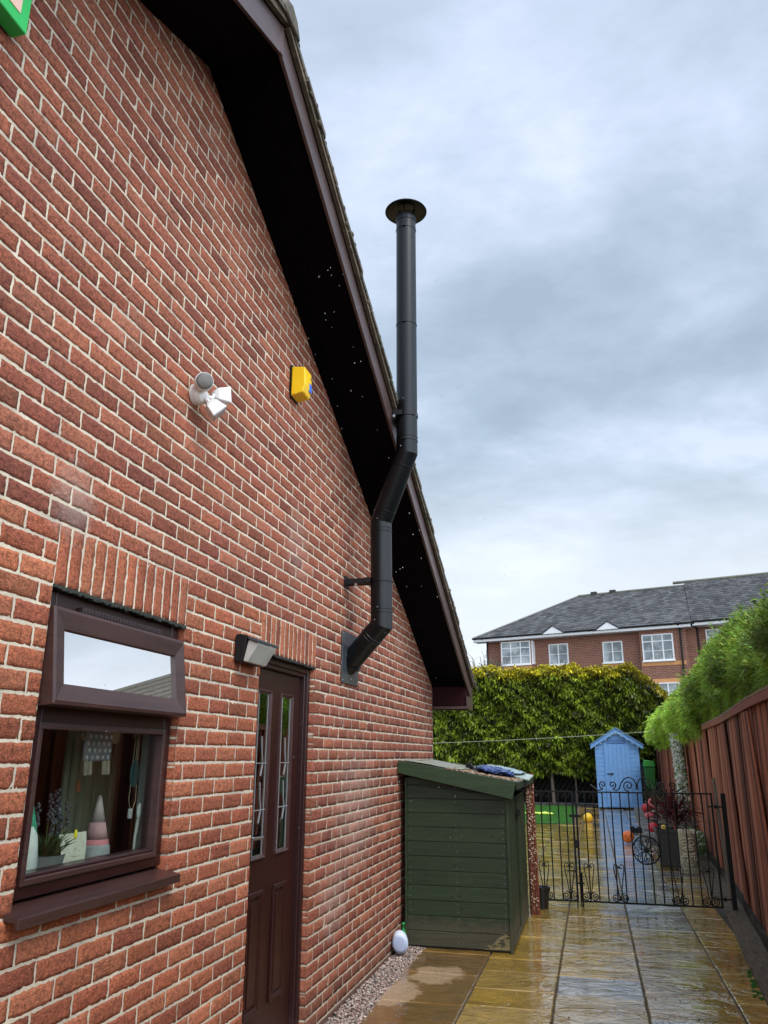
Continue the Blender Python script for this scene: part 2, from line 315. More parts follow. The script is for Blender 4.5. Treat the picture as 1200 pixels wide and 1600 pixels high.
# ------------------------------------------------------------------ the setting: ground, paving, lawn
def structure(o): o['kind'] = 'structure'; return o
g = MB().box(-60, 70, -30, 120, G-.35, G-.06); structure(g.build('ground', mSoil))
jb = MB().box(-7, 3.9, -9, 24.9, G-.055, G-.014, (.55, .5, .45)); structure(jb.build('paving_bed', mat('joint_sand', (.11, .095, .075), .8, .3, 20, bump=.004, bscale=120)))
ochre = [(.44, .27, .040), (.48, .30, .045), (.40, .24, .040), (.46, .31, .09), (.42, .27, .055)]
grey = [(.38, .35, .28), (.44, .40, .32), (.34, .32, .28)]
brown = [(.27, .155, .04), (.24, .135, .04)]
sb = MB()
def slab(x0, x1, y0, y1, c, h=0):
    j = .006; e = lambda: random.uniform(-.002, .002)
    x0 += j; x1 -= j; y0 += j; y1 -= j; zt = G+random.uniform(-.0025, .0015)+h; b = .007
    ring = []
    nx = max(1, int((x1-x0)/.12)); ny = max(1, int((y1-y0)/.12))
    P = [(x0+(x1-x0)*i/nx, y0) for i in range(nx)] + [(x1, y0+(y1-y0)*i/ny) for i in range(ny)] + [(x1-(x1-x0)*i/nx, y1) for i in range(nx)] + [(x0, y1-(y1-y0)*i/ny) for i in range(ny)]
    n = len(P); cx, cy = (x0+x1)/2, (y0+y1)/2; bot = []; mid = []; top = []
    for x, y in P:
        q = random.uniform(-.003, .003); sx = math.copysign(1, x-cx); sy = math.copysign(1, y-cy)
        bot.append((x+q, y+q, zt-.03)); mid.append((x+q, y+q, zt-.005)); top.append((x+q-sx*b, y+q-sy*b, zt))
    fs = [(i, (i+1) % n, n+(i+1) % n, n+i) for i in range(n)] + [(n+i, n+(i+1) % n, 2*n+(i+1) % n, 2*n+i) for i in range(n)] + [tuple(range(2*n, 3*n))]
    sb.add(bot+mid+top, fs, c)
cols_ = [(.20, .815), (.815, 1.415), (1.415, 2.035), (2.035, 2.645), (2.645, 3.02)]
jy = [[.2, .95, 1.75, 2.44, 3.2], [.35, .98, 1.42, 1.95, 2.38, 3.3, 4.2], [.0, .62, 1.42, 1.95, 2.85, 3.6, 4.45], [.35, .98, 1.58, 2.45, 3.1, 3.95, 4.7], [.5, 1.5, 2.35, 3.3, 3.95, 4.7]]
for ci, (x0, x1) in enumerate(cols_):
    ys = [-7.4+.6*i for i in range(12)]; ys = [y for y in ys if y < jy[ci][0]-.3] + jy[ci]
    last = ys[-1]
    while last < 24.8: last += random.choice([.6, .6, .9, .45]); ys.append(min(last, 24.85))
    for a, b in zip(ys[:-1], ys[1:]):
        if b-a < .1: continue
        if a > 16.8 and x1 < 1.25: continue
        if a < 5: p = {0: brown, 1: ochre, 2: ochre+grey, 3: ochre+grey+grey, 4: ochre}[ci]
        else: p = {0: ochre, 1: ochre, 2: ochre+ochre+grey, 3: grey, 4: grey+ochre}[ci]
        c = random.choice(p); k = random.uniform(.85, 1.15)
        xa = x0; xb = x1
        if a > 5.1 and ci == 4: xb = 3.34
        slab(xa, xb, a, b, tuple(v*k for v in c))
x = .2
while x > -6.5:                                     # patio behind the house
    w = random.choice([.6, .9]); y = 4.75
    while y < 16.8:
        h = random.choice([.6, .9, .6]); yb = min(y+h, 16.85); slab(x-w, x, y, yb, random.choice(ochre)); y = yb
        if yb > 16.8: break
    x -= w
structure(sb.build('paving', mWet, smooth=False))
# lawn
lw = MB().box(-6.5, 1.18, 16.9, 24.7, G-.013, G+.012, (1, 1, 1)); structure(lw.build('lawn', mat('lawn_base', (.02, .07, .008), .95, .2, 5)))
n = 26000; X = rng.uniform([-2.6, 16.92, G+.01], [1.17, 24.6, G+.012], (n, 3)); D = rng.normal(size=(n, 3))*.5; D[:, 2] = 1
T = np.array([.055, .25, .016])*rng.uniform(.6, 1.35, (n, 1)); V, Fq, T = leaves(X, D, rng.uniform(.02, .045, n), rng.uniform(.006, .012, n), T, .1)
o = npmesh('grass', V, Fq, T, mLeaf); tag(o, 'short bright green lawn grass beyond the iron gate', 'grass', kind='stuff')
# edging kerb by the fence, gravel strip by the wall
def fx(y):                                          # line of the fence
    P = [(-9, 2.62), (2, 3.10), (5.5, 3.36), (11, 3.62), (24, 3.92), (27, 3.98)]
    for (a, xa), (b, xb) in zip(P[:-1], P[1:]):
        if y <= b: return xa+(xb-xa)*(y-a)/(b-a)
    return P[-1][1]
kb = MB(); y = -9
while y < 24.7:
    y1 = min(y+random.choice([1.2, 1.8, 2.4]), 24.75); a, b = fx(y), fx(y1)
    lo = (a-.30 if y > 5 else a-.24); hi = (b-.30 if y > 5 else b-.24)
    kb.add([(lo, y+.004, G-.05), (a-.02, y+.004, G-.05), (b-.02, y1-.004, G-.05), (hi, y1-.004, G-.05), (lo, y+.004, G+.035), (a-.02, y+.004, G+.045), (b-.02, y1-.004, G+.045), (hi, y1-.004, G+.035)],
           [(0, 3, 2, 1), (4, 5, 6, 7), (0, 1, 5, 4), (1, 2, 6, 5), (2, 3, 7, 6), (3, 0, 4, 7)]); y = y1
structure(kb.build('kerb', mWetKerb, bevel=.006))
ms = MB()
for i in range(26):
    y = 2.0+rng.normal()*.35; ms.ball((fx(y)-.255+rng.normal()*.012, y, G+.0), .012+.012*rng.random(), 4, (.3, .9, .2), (1, 1.3, .6))
tag(ms.build('moss', mat('moss', (.05, .10, .02), .95, .3, 40), smooth=True), 'green moss in the joint beside the timber kerb', 'moss', kind='stuff')
def stones(name, n, fn, smin, smax, pal, label, cat, z=G):
    base = np.array([(1, 0, 0), (-1, 0, 0), (0, 1, 0), (0, -1, 0), (0, 0, 1), (0, 0, -1), (.7, .7, .5), (-.7, .6, .5), (.6, -.7, .45), (-.65, -.7, .5)], float)
    import itertools
    tri = [(0, 6, 4), (6, 2, 4), (2, 7, 4), (7, 1, 4), (1, 9, 4), (9, 3, 4), (3, 8, 4), (8, 0, 4), (0, 5, 6), (6, 5, 2), (2, 5, 7), (7, 5, 1), (1, 5, 9), (9, 5, 3), (3, 5, 8), (8, 5, 0)]
    VV = []; FF = []; TT = []
    for i in range(n):
        p = fn(); s = rng.uniform(smin, smax); b = base*(1+rng.normal(size=(10, 1))*.14)*s*np.array([1, .75, .6]); a = rng.uniform(0, 6.28); c_, s_ = math.cos(a), math.sin(a)
        b = b @ np.array([[c_, s_, 0], [-s_, c_, 0], [0, 0, 1]]); b[:, 2] += b[:, 0]*rng.normal()*.25
        VV.append(b+np.array(p)); FF.append(np.array(tri)+10*i); TT.append(np.tile(np.array(pal[rng.integers(len(pal))])*rng.uniform(.75, 1.2), (10, 1)))
    o = npmesh(name, np.concatenate(VV), np.concatenate(FF), np.concatenate(TT), mGravel); return tag(o, label, cat, kind='stuff')
pink = [(.38, .26, .21), (.45, .33, .27), (.30, .20, .17), (.42, .36, .31), (.24, .19, .17), (.5, .43, .37)]
def gp():
    y = rng.uniform(-1.2, 2.62); return (rng.uniform(.012, .235 if y > -.9 else .2), y, G-.018+rng.uniform(0, .022))
stones('gravel', 5200, gp, .006, .016, pink, 'pinkish gravel strip between the brick wall and the paving', 'gravel')

# ------------------------------------------------------------------ the house
house = empty('brick_house', (0, -2, G))
tag(house, 'red brick gable house with brown window, door and deep dark eaves filling the left side', 'house')
def slope_z(y): return 3.615-.44*abs(y+2.1)
Y0, Y1 = -8.48, 4.29
WL, WR, DL, DR = -2.855, -1.875, -.975, 0.0
WB, WT = -.435, .60
def row_segments(k):
    z0 = k*.075; z1 = z0+.075; zc = z0+.0375
    segs = [(Y0, Y1)]
    if zc > slope_z(Y1)+0.02:
        d = (3.615+.07-zc)/.44
        if d <= .05: return []
        segs = [(-2.1-d, -2.1+d)]
    def cut(a, b):
        nonlocal segs; out = []
        for p, q in segs:
            if b <= p or a >= q: out.append((p, q)); continue
            if a-p > .02: out.append((p, a))
            if q-b > .02: out.append((b, q))
        segs = out
    if 8 <= k < 11: cut(WL, WR); cut(DL, DR)
    elif -6 < k < 8 or k == -6: cut(WL, WR)
    if k < 8: cut(DL, DR)
    return segs
BR = []                                             # bricks: y0,y1,z0,z1,newer
mo = .0054
for k in range(-22, 50):
    off = 0 if k % 2 else .1125
    for (p, q) in row_segments(k):
        i0 = math.floor((p-off)/.225); i1 = math.ceil((q-off)/.225)
        for i in range(i0, i1):
            a = max(off+i*.225, p); b = min(off+(i+1)*.225, q)
            la = mo if a > p+1e-6 or True else 0
            if b-a < .03: continue
            BR.append((a+(mo if a > p+1e-4 else 0.001), b-(mo if b < q-1e-4 else 0.001), k*.075+mo, (k+1)*.075-mo, 1 if (k < 11 and a < 0.0) else 0))
SO = []
for (a, b) in ((WL, WR), (DL, DR)):
    for i in range(13):
        w = (b-a)/13; SO.append((a+i*w+mo, a+(i+1)*w-mo, .6+mo*.5, .825-mo, 1))
def brick_mesh(name, L, nx, nz, parent):
    VV = []; FF = []; TT = []; base = 0
    pal = np.array([(.31, .102, .058), (.29, .093, .054), (.33, .115, .065), (.27, .085, .051), (.30, .10, .060), (.25, .078, .050), (.34, .125, .074)])
    for (a, b, c, d, nw) in L:
        rust = rng.random() < .35; amp = (.0032 if rust else .0012)*(1.25 if nw else 1.0)
        ys = np.linspace(a, b, nx+1); zs = np.linspace(c, d, nz+1); Yg, Zg = np.meshgrid(ys, zs); 
        Xg = rng.normal(size=Yg.shape)*amp; Xg = (Xg+np.roll(Xg, 1, 1)*.5)/1.3 + .0015
        ed = np.zeros_like(Xg, bool); ed[0] = ed[-1] = True; ed[:, 0] = ed[:, -1] = True
        Xg = np.clip(Xg, -.0002, .006); Xg[ed] = -.0012+rng.normal(size=ed.sum())*.0007
        Yg = Yg.copy(); Zg = Zg.copy(); Yg[ed] += rng.normal(size=ed.sum())*.0012; Zg[ed] += rng.normal(size=ed.sum())*.0012
        t1 = rng.normal()*.0006; Zg += t1
        V = np.stack([Xg, Yg, Zg], -1).reshape(-1, 3); W_ = nx+1
        idx = np.arange((nx+1)*(nz+1)).reshape(nz+1, nx+1)
        F = np.stack([idx[:-1, :-1], idx[:-1, 1:], idx[1:, 1:], idx[1:, :-1]], -1).reshape(-1, 4)
        ring = np.concatenate([idx[0, :-1], idx[:-1, -1], idx[-1, :0:-1], idx[:0:-1, 0]]); nr = len(ring)
        S_ = V[ring].copy(); S_[:, 0] = -.10; nb = len(V); V = np.concatenate([V, S_])
        r2 = np.roll(ring, -1); s1 = nb+np.arange(nr); s2 = np.roll(s1, -1)
        F = np.concatenate([F, np.stack([ring, s1, s2, r2], -1)])
        col_ = pal[rng.integers(len(pal))]*rng.uniform(.82, 1.15)
        if rust: col_ = col_*rng.uniform(.80, 1.05)
        if nw: col_ = col_*np.array([1.16, 1.12, .98])
        VV.append(V); FF.append(F+base); TT.append(np.tile(col_, (len(V), 1))); base += len(V)
    return npmesh(name, np.concatenate(VV), np.concatenate(FF), np.concatenate(TT), mBrick, parent)
near = [b for b in BR if b[1] > -4.4 and b[0] < .1]; far = [b for b in BR if not (b[1] > -4.4 and b[0] < .1)]
bn_ = brick_mesh('wall', near, 14, 5, house); bf_ = brick_mesh('wall', far, 7, 3, house)
# one mesh: join the far bricks into the near ones
def join(objs, name):
    import bmesh
    bm = bmesh.new()
    for o in objs: bm.from_mesh(o.data)
    me = bpy.data.meshes.new(name); bm.to_mesh(me); bm.free(); me.materials.append(objs[0].data.materials[0])
    o = bpy.data.objects.new(name, me); col.objects.link(o); o.parent = objs[0].parent; 
    for q in objs: bpy.data.objects.remove(q)
    return o
wall = join([bn_, bf_], 'wall')
pi_ = Matrix.Translation(-house.location)
wall.matrix_parent_inverse = pi_
so = brick_mesh('lintel', SO[:13], 3, 11, house); so.matrix_parent_inverse = pi_
so = brick_mesh('lintel', SO[13:], 3, 11, house); so.matrix_parent_inverse = pi_
mb = MB()                                           # mortar sheet with the openings left out, plus reveals
def mq(y0, y1, z0, z1, x=-.0019): 
    ny = max(1, int((y1-y0)/.1)); nz = max(1, int((z1-z0)/.1))
    mb.add([(x, y0, z0), (x, y1, z0), (x, y1, z1), (x, y0, z1)], [(0, 1, 2, 3)])
zb = -22*.075
mq(Y0, WL, zb, .80); mq(WL, WR, zb, WB); mq(WR, DL, zb, .80); mq(DR, Y1, zb, .80)
mq(WL, WR, WT+.004, .80); mq(DL, DR, WT+.004, .80)
mb.add([(-.0019, Y0, .80), (-.0019, Y1, .80), (-.0019, Y1, slope_z(Y1)+.02), (-.0019, -2.1, 3.64), (-.0019, Y0, slope_z(Y0)+.02)], [(0, 1, 2, 3, 4)])
for y, z0, z1 in ((WL-.003, WB, WT), (WR+.003, WB, WT), (DL-.003, zb, WT), (DR+.003, zb, WT)):
    mb.add([(-.0065, y, z0), (-.16, y, z0), (-.16, y, z1), (-.0065, y, z1)], [(0, 1, 2, 3)])
for a, b in ((WL, WR), (DL, DR)): mb.box(-.15, -.012, a, b, WT+.001, WT+.012)
mb.box(-9, -.1, Y1-.02, Y1-.001, zb, slope_z(Y1)+.02); mb.box(-9, -.1, Y0+.001, Y0+.02, zb, slope_z(Y0)+.02)
mb.box(-9.02, -9, Y0, Y1, zb, .8)
mb.build('mortar', mMortar, house)
# damp plinth course
mb = MB().box(-.09, .006, DR+.012, Y1-.003, G-.06, G+.018, (.62, .5, .45)); mb.build('plinth', mat('plinth', (.22, .14, .11), .8, .4, 12, bump=.004, bscale=60), house)
# roof ---------------------------------------------------------------
def slopebox(mb_, x0, x1, ya, yb, t0, t1, c=None):   # a slab following the rafters between ya and yb, t = vertical offset above soffit plane
    for s in (1, -1):
        A = -2.1+s*ya; B = -2.1+s*yb; za = 3.615-.44*ya; zb_ = 3.615-.44*yb
        P = [(A, za+t0), (B, zb_+t0), (B, zb_+t1), (A, za+t1)]
        if s < 0: P = P[::-1]
        mb_.prism(P, 0, x0, x1, c)
EV = 6.72                                            # horizontal run from ridge to eaves
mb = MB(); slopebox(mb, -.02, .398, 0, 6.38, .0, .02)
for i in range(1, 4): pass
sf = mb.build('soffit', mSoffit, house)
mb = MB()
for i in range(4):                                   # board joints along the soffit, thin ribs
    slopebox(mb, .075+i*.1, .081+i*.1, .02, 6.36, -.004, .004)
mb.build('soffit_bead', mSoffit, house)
mb = MB()
for s in (1, -1):
    A = -2.1+s*.0; B = -2.1+s*EV; zb_ = 3.615-.44*EV
    P = [(A, 3.60), (B, zb_-.015), (B, zb_+.165), (A, 3.785)]
    if s < 0: P = P[::-1]
    mb.prism(P, 0, .400, .420)
mb.box(.415, .424, -2.115, -2.085, 3.595, 3.785)
mb.build('barge_board', mBarge, house, bevel=.003)
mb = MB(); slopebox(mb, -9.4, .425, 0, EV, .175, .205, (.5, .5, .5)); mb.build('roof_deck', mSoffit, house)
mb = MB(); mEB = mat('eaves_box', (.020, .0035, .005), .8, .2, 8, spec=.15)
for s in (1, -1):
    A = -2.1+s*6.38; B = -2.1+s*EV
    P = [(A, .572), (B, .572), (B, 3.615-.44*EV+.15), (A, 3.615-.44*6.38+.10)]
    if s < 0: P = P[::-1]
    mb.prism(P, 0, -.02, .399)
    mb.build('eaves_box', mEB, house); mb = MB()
mb = MB()
for s in (1, -1):
    A = -2.1+s*6.365; B = -2.1+s*(EV+.01)
    mb.box(-9, .424, min(B, B+s*.02), max(B, B+s*.02), .56, .83)
    mb.box(.401, .421, min(A, B), max(A, B), .56, .70)
    mb.box(-.0, .421, min(A, A-s*.006)+0, max(A, A-s*.006), .558, .585)
    mb.build('fascia', mBarge, house); mb = MB()
mb = MB()                                            # tiles: stepped courses and bumpy verge
run = 0; k = 0
while run < EV+.05:
    r1 = min(run+.29, EV+.06)
    for s in (1, -1):
        A = -2.1+s*run; B = -2.1+s*(r1+.03); za = 3.615-.44*run; zb_ = 3.615-.44*(r1+.03); j = random.uniform(-.008, .008); xe = .462+random.uniform(-.006, .008)
        P = [(A, za+.205), (B, zb_+.222), (B, zb_+.262+j*.3), (A, za+.235)]
        if s < 0: P = P[::-1]
        sh = random.uniform(.75, 1.15)
        mb.prism(P, 0, -9.4, xe, (sh, sh, sh))
        for q in range(3):
            yy = -2.1+s*(run+.02+.09*q+random.uniform(0, .05)); zz_ = 3.615-.44*abs(yy+2.1)
            mb.ball((xe-.008, yy, zz_+.215+random.uniform(-.01, .04)), random.uniform(.012, .024), 5, (.9, .85, .75), (.7, 1.3, .8))
    run = r1; k += 1
mb.build('roof_tiles', mTile, house)
mb = MB(); slopebox(mb, .35, .452, 0.02, EV+.02, .176, .216, (1.1, 1.0, .85)); mb.build('verge_mortar', mTile, house)
mb = MB()
x = -9.2
while x < .40:
    mb.prism([(-2.1-.13, 3.795), (-2.1-.075, 3.885), (-2.1, 3.92), (-2.1+.075, 3.885), (-2.1+.13, 3.795)], 0, x, min(x+.44, .475), (.9+.2*random.random(),)*3); x += .45
mb.build('ridge_tile', mTile, house, bevel=.01)
# window -------------------------------------------------------------
def framebox(mb_, x0, x1, y0, y1, z0, z1, w, wb=None):
    wb = wb or w
    mb_.box(x0, x1, y0, y0+w, z0, z1); mb_.box(x0, x1, y1-w, y1, z0, z1)
    mb_.box(x0, x1-.0015, y0+w, y1-w, z0, z0+wb); mb_.box(x0, x1-.0015, y0+w, y1-w, z1-w, z1)
f = MB(); framebox(f, -.10, -.03, WL+.006, WR-.006, WB+.02, WT-.004, .062, .075); f.box(-.10, -.032, WL+.068, WR-.068, .125, .20)
win = f.build('window', mPVC, house, bevel=.006)
f = MB(); framebox(f, -.075, -.022, WL+.055, WR-.055, -.375, .14, .022, .022); f.build('glazing_bead', mPVCh, win, bevel=.004)
f = MB()
y0, y1, z0, z1 = WL+.008, WR-.02, .19, .525; w_ = .072
ca = R(7)
def framemitre(mb_, x0, x1, y0, y1, z0, z1, w, sl=.012):
    o_ = [(y0, z0), (y1, z0), (y1, z1), (y0, z1)]; i_ = [(y0+w, z0+w), (y1-w, z0+w), (y1-w, z1-w), (y0+w, z1-w)]
    vs = [(x0, *p) for p in o_]+[(x1-.004, *p) for p in o_]+[(x1, p[0]+(sl if k in (0, 3) else -sl), p[1]+(sl if k < 2 else -sl)) for k, p in enumerate(o_)]+[(x1-.012, *p) for p in i_]+[(x0, *p) for p in i_]
    fs = []
    for k in range(4):
        n_ = (k+1) % 4
        for l in range(4): fs.append((l*4+k, l*4+n_, (l+1)*4+n_, (l+1)*4+k))
        fs.append((16+k, 16+n_, n_, k))
    mb_.add(vs, fs)
framemitre(f, -.045, .012, y0, y1, z0, z1, w_)
sash = f.build('sash', mPVCh, win); 
f = MB().box(-.016, -.012, y0+w_-.004, y1-w_+.004, z0+w_-.004, z1-w_+.004); pn = f.build('pane', mGlassTop, win)
hinge = Matrix.Translation((-.03, 0, .525)) @ Matrix.Rotation(-ca, 4, 'Y') @ Matrix.Translation((.03, 0, -.525))
for q in (sash, pn): q.data.transform(hinge)
f = MB().box(-.062, -.058, WL+.074, WR-.074, -.358, .124); f.build('pane', mGlass, win)
f = MB().box(-.03, -.008, -2.655, -2.07, .533, .556)
for i in range(26): f.box(-.009, -.0045, -2.645+i*.0215, -2.645+i*.0215+.012, .536, .553)
f.build('trickle_vent', mat('vent_brown', (.022, .012, .012), .5), win, bevel=.002)
f = MB().prism([(-.10, WB+.022), (.045, WB-.010), (.055, WB-.012), (.055, WB-.045), (.045, WB-.047), (.040, WB-.028), (-.10, WB-.006)], 1, WL-.035, WR+.02)
f.build('sill', mPVCh, win, bevel=.003)
f = MB().box(-.03, .004, WL, WR, WT-.006, WT+.004)
for i in range(50): 
    y = WL+.01+i*.0195; f.box(-.02, .004+random.uniform(-.002, .004), y, y+.015, WT-.006-random.uniform(0, .008), WT+.002)
f.build('lead_flashing', mat('lintel_flashing', (.02, .025, .018), .8, .4, 40, bump=.004, bscale=80), win)
# door ---------------------------------------------------------------
f = MB(); f.box(-.14, -.05, DL+.004, DL+.066, G+.07, WT-.004); f.box(-.14, -.05, DR-.066, DR-.004, G+.07, WT-.004); f.box(-.14, -.052, DL+.066, DR-.066, WT-.07, WT-.004)
f.box(-.06, -.035, DR-.045, DR-.004, G+.07, WT-.004); f.box(-.06, -.036, DL+.004, DR-.045, WT-.045, WT-.004)
door = f.build('door', mPVC, house, bevel=.006)
mDoor = mat('door_woodgrain', (.028, .0075, .006), .30, .35, 14, bump=.0012, bscale=90, stretch=(1, 6, .35))
f = MB(); L0, L1, ZB, ZT = DL+.07, DR-.07, G+.10, .527
gl_ = [(-.735-.045+.0, -.565), (-.405, -.235)]
gz0, gz1 = -.505, .385
gA = (-.80, -.60); gB = (-.425, -.225)
# leaf assembled round its two glass openings
f.box(-.125, -.082, L0, gA[0], ZB, ZT); f.box(-.125, -.082, gA[1], gB[0], ZB, ZT); f.box(-.125, -.082, gB[1], L1, ZB, ZT)
for a, b in (gA, gB): f.box(-.125, -.082, a, b, gz1, ZT); f.box(-.125, -.082, a, b, ZB, gz0)
leaf = f.build('door_leaf', mDoor, door)
for a, b in (gA, gB):
    q = MB(); framemitre(q, -.10, -.066, a-.012, b+.012, gz0-.02, gz1+.02, .024, .006); q.build('glazing_frame', mPVCh, door)
    q = MB().box(-.084, -.080, a, b, gz0, gz1); q.build('pane', glass_mat('door_glass', .34, (.25, .33, .28), 1.5), door)
    q = MB(); cx = (a+b)/2
    for zc in (.02, -.235):                         # leaded tulip bevels
        for s in (1,):
            q.tube([(-.0775, cx+s*.004, zc-.10), (-.0775, cx+s*.030, zc-.03), (-.0775, cx+s*.012, zc+.03), (-.0775, cx+s*.001, zc+.12)], .003, 5)
        q.tube([(-.0775, a, zc-.03), (-.0775, b, zc-.03)], .0025, 5)
    q.tube([(-.0775, a+.03, gz0), (-.0775, a+.03, gz1)], .0022, 5); q.tube([(-.0775, b-.03, gz0), (-.0775, b-.03, gz1)], .0022, 5)
    q.build('leading', mLead, door)
for (a, b) in (gA, gB):
    q = MB(); z0, z1 = -1.30, -.69; framemitre(q, -.082, -.064, a-.005, b+.005, z0, z1, .03, .012)
    q.box(-.082, -.071, a+.045, b-.045, z0+.05, z1-.05); q.build('raised_panel', mDoor, door, bevel=.006)
q = MB(); q.box(-.082, -.074, -.885, -.845, -.56, -.32); q.tube([(-.074, -.862, -.40), (-.035, -.862, -.40), (-.030, -.84, -.402), (-.030, -.735, -.405)], .009, 10); q.build('handle', mSteel, door, smooth=False, bevel=.002)
q = MB().box(-.13, -.02, L0-.07, L1+.07, G+.02, G+.085, (1.4, 1.4, 1.4)); q.build('threshold', mSteel, door, bevel=.004)
q = MB().box(-.12, .02, DL+.01, DR-.01, G-.05, G+.012, (1.2, 1, .9)); q.build('doorstep', mMortar, house)
q = MB().box(-.03, .002, DL, DR, WT-.006, WT+.004)
for i in range(50):
    y = DL+.005+i*.0193; q.box(-.02, .003+random.uniform(-.002, .003), y, y+.014, WT-.004-random.uniform(0, .008), WT+.002)
q.build('flashing', mat('flashing', (.02, .02, .018), .8, .4, 40), door)
# interior
q = MB(); x0, x1, y0, y1, z0, z1 = -2.6, -.165, -4.2, -1.35, G, .85
q.add([(x0, y0, z0), (x0, y1, z0), (x0, y1, z1), (x0, y0, z1), (x1, y0, z0), (x1, y1, z0), (x1, y1, z1), (x1, y0, z1)], [(0, 1, 2, 3), (0, 4, 5, 1), (3, 2, 6, 7), (0, 3, 7, 4), (1, 5, 6, 2)])
for (a, b, c, d) in ((y0, WL-.01, z0, z1), (WR+.01, y1, z0, z1), (WL-.01, WR+.01, z0, WB), (WL-.01, WR+.01, WT, z1)): q.add([(x1, a, c), (x1, b, c), (x1, b, d), (x1, a, d)], [(0, 1, 2, 3)])
q.box(-2.55, -2.5, -2.2, -1.36, -1.4, .5, (3, 2.6, 2)); q.build('room', mDark, house)
q = MB().box(-.42, -.102, WL-.0, WR+.0, WB-.0, WB+.022, (1, 1, 1)); q.build('inner_sill', mat('inner_sill', (.25, .25, .24), .4, .1), house)
q = MB()
for i in range(12): q.box(-.45+.01*(i % 2), -.44+.01*(i % 2), -2.03+i*.033, -2.03+(i+1)*.033, -.41, .42)
q.build('blind', mCurtain, house)
q = MB().box(-.165, -.12, WR-.008, WR-.002, -.36, .12); q.build('window_reveal', mat('reveal_paint', (.35, .36, .33), .5), house)
q = MB().box(-1.2, -.9, Y0+.4, DL-.02, G, .84); 
q = MB().box(-2, -.6, DL-.3, DR+.3, G-.04, .8); 
q = MB(); q.add([(-1.4, DL-.6, G), (-1.4, DR+.5, G), (-1.4, DR+.5, .8), (-1.4, DL-.6, .8)], [(0, 1, 2, 3)]); q.build('hall_wall', mDark, house)

# ------------------------------------------------------------------ flue
fl = empty('flue', (0, .78, .75)); tag(fl, 'matt black twin-wall stove flue rising from the brick wall past the eaves', 'flue')
pr = .083
def cylpts(p, q, r=pr, n=28): return MB().tube([p, q], r, n)
PA = Vector((-.02, .79, .69)); PB = Vector((.293, .66, .985)); PC = Vector((.282, .66, 1.80)); PD = Vector((.522, .53, 2.31)); PE = Vector((.520, .52, 4.43))
def mitre_tube(pts, r, n=32):
    """tube with true mitred joints"""
    mb_ = MB(); pts = [Vector(p) for p in pts]; rings = []
    d = (pts[1]-pts[0]).normalized(); a = d.cross(Vector((0, 1, 0))).normalized(); b = d.cross(a)
    cur = [pts[0]+a*r*math.cos(2*PI*j/n)+b*r*math.sin(2*PI*j/n) for j in range(n)]; rings.append(cur)
    for i in range(1, len(pts)):
        d = (pts[i]-pts[i-1]).normalized()
        nrm = d if i == len(pts)-1 else (d+(pts[i+1]-pts[i]).normalized()).normalized()
        cur = [p+d*((pts[i]-p).dot(nrm)/d.dot(nrm)) for p in cur]; rings.append(cur)
    vs = [v for g_ in rings for v in g_]; fs = []
    for i in range(len(rings)-1):
        for j in range(n): fs.append((i*n+j, i*n+(j+1) % n, (i+1)*n+(j+1) % n, (i+1)*n+j))
    mb_.add(vs, fs); return mb_
def band(p, d, r, h, parent):
    d = Vector(d).normalized(); p = Vector(p); o_ = MB().tube([p-d*h/2, p-d*h/2+d*.002, p+d*h/2-d*.002, p+d*h/2], [r-.003, r, r, r-.003], 32).build('joint_band', mFlue, parent, smooth=False); return o_
def shade(o, ang=40):
    o.data.polygons.foreach_set('use_smooth', [True]*len(o.data.polygons)); 
    e = o.modifiers.new('split', 'EDGE_SPLIT'); e.split_angle = R(ang); return o
# elbows with creased mitres: each run is its own smooth cylinder
def run(name, pts, keep):
    mbx = mitre_tube(pts, pr); n = 32; vs = mbx.v[keep*n:(keep+2)*n]; z = MB(); z.add(vs, [(j, (j+1) % n, n+(j+1) % n, n+j) for j in range(n)])
    return z.build(name, mFlue, fl, smooth=True)
ALL = [PA, PB, PC, PD, PE]
run('wall_elbow', ALL, 0); run('lower_pipe', ALL, 1); run('offset_pipe', ALL, 2); run('upper_pipe', ALL, 3)
up = (PE-PD).normalized(); lo = (PC-PB).normalized(); di = (PD-PC).normalized(); wa = (PB-PA).normalized()
for z in (.095, 1.12, 2.03): band(PD+up*z, up, pr+.0035, .012, fl)
for z in (.125,): band(PD+up*z, up, pr+.0025, .008, fl)
for z in (.09, .73): band(PB+lo*z, lo, pr+.0035, .010, fl)
for z in (.115, .755): band(PB+lo*z, lo, pr+.0025, .007, fl)
band(PC+di*.10, di, pr+.003, .010, fl); band(PD-di*.10, di, pr+.003, .010, fl); band(PB-wa*.11, wa, pr+.003, .012, fl); band(PB-wa*.135, wa, pr+.003, .008, fl)
c_ = MB().lathe([(pr-.004, 0), (pr+.004, 0), (pr+.004, .045), (pr-.01, .05)], 32, tuple(PE-up*.01)); c_.build('collar', mFlue, fl)
c_ = MB().lathe([(.001, .155), (.06, .15), (.176, .105), (.180, .098), (.176, .094), (.06, .125), (.001, .128)], 36, tuple(PE)); c_.build('rain_cap', mFlue, fl, smooth=True)
c_ = MB()
for k in range(3):
    a = k*2.094+.5; c_.box(PE.x+math.cos(a)*.07-.004, PE.x+math.cos(a)*.07+.004, PE.y+math.sin(a)*.07-.01, PE.y+math.sin(a)*.07+.01, PE.z+.02, PE.z+.13)
c_.lathe([(.055, 0), (.055, .05)], 24, tuple(PE)); c_.build('cap_strut', mFlue, fl)
c_ = MB().box(.008, .013, .57, 1.015, .555, .945); c_.build('wall_plate', mPlate, fl, bevel=.002)
c_ = MB().tube([PA+wa*.05, PA+wa*.065], pr+.012, 32); c_.build('storm_collar', mFlue, fl)
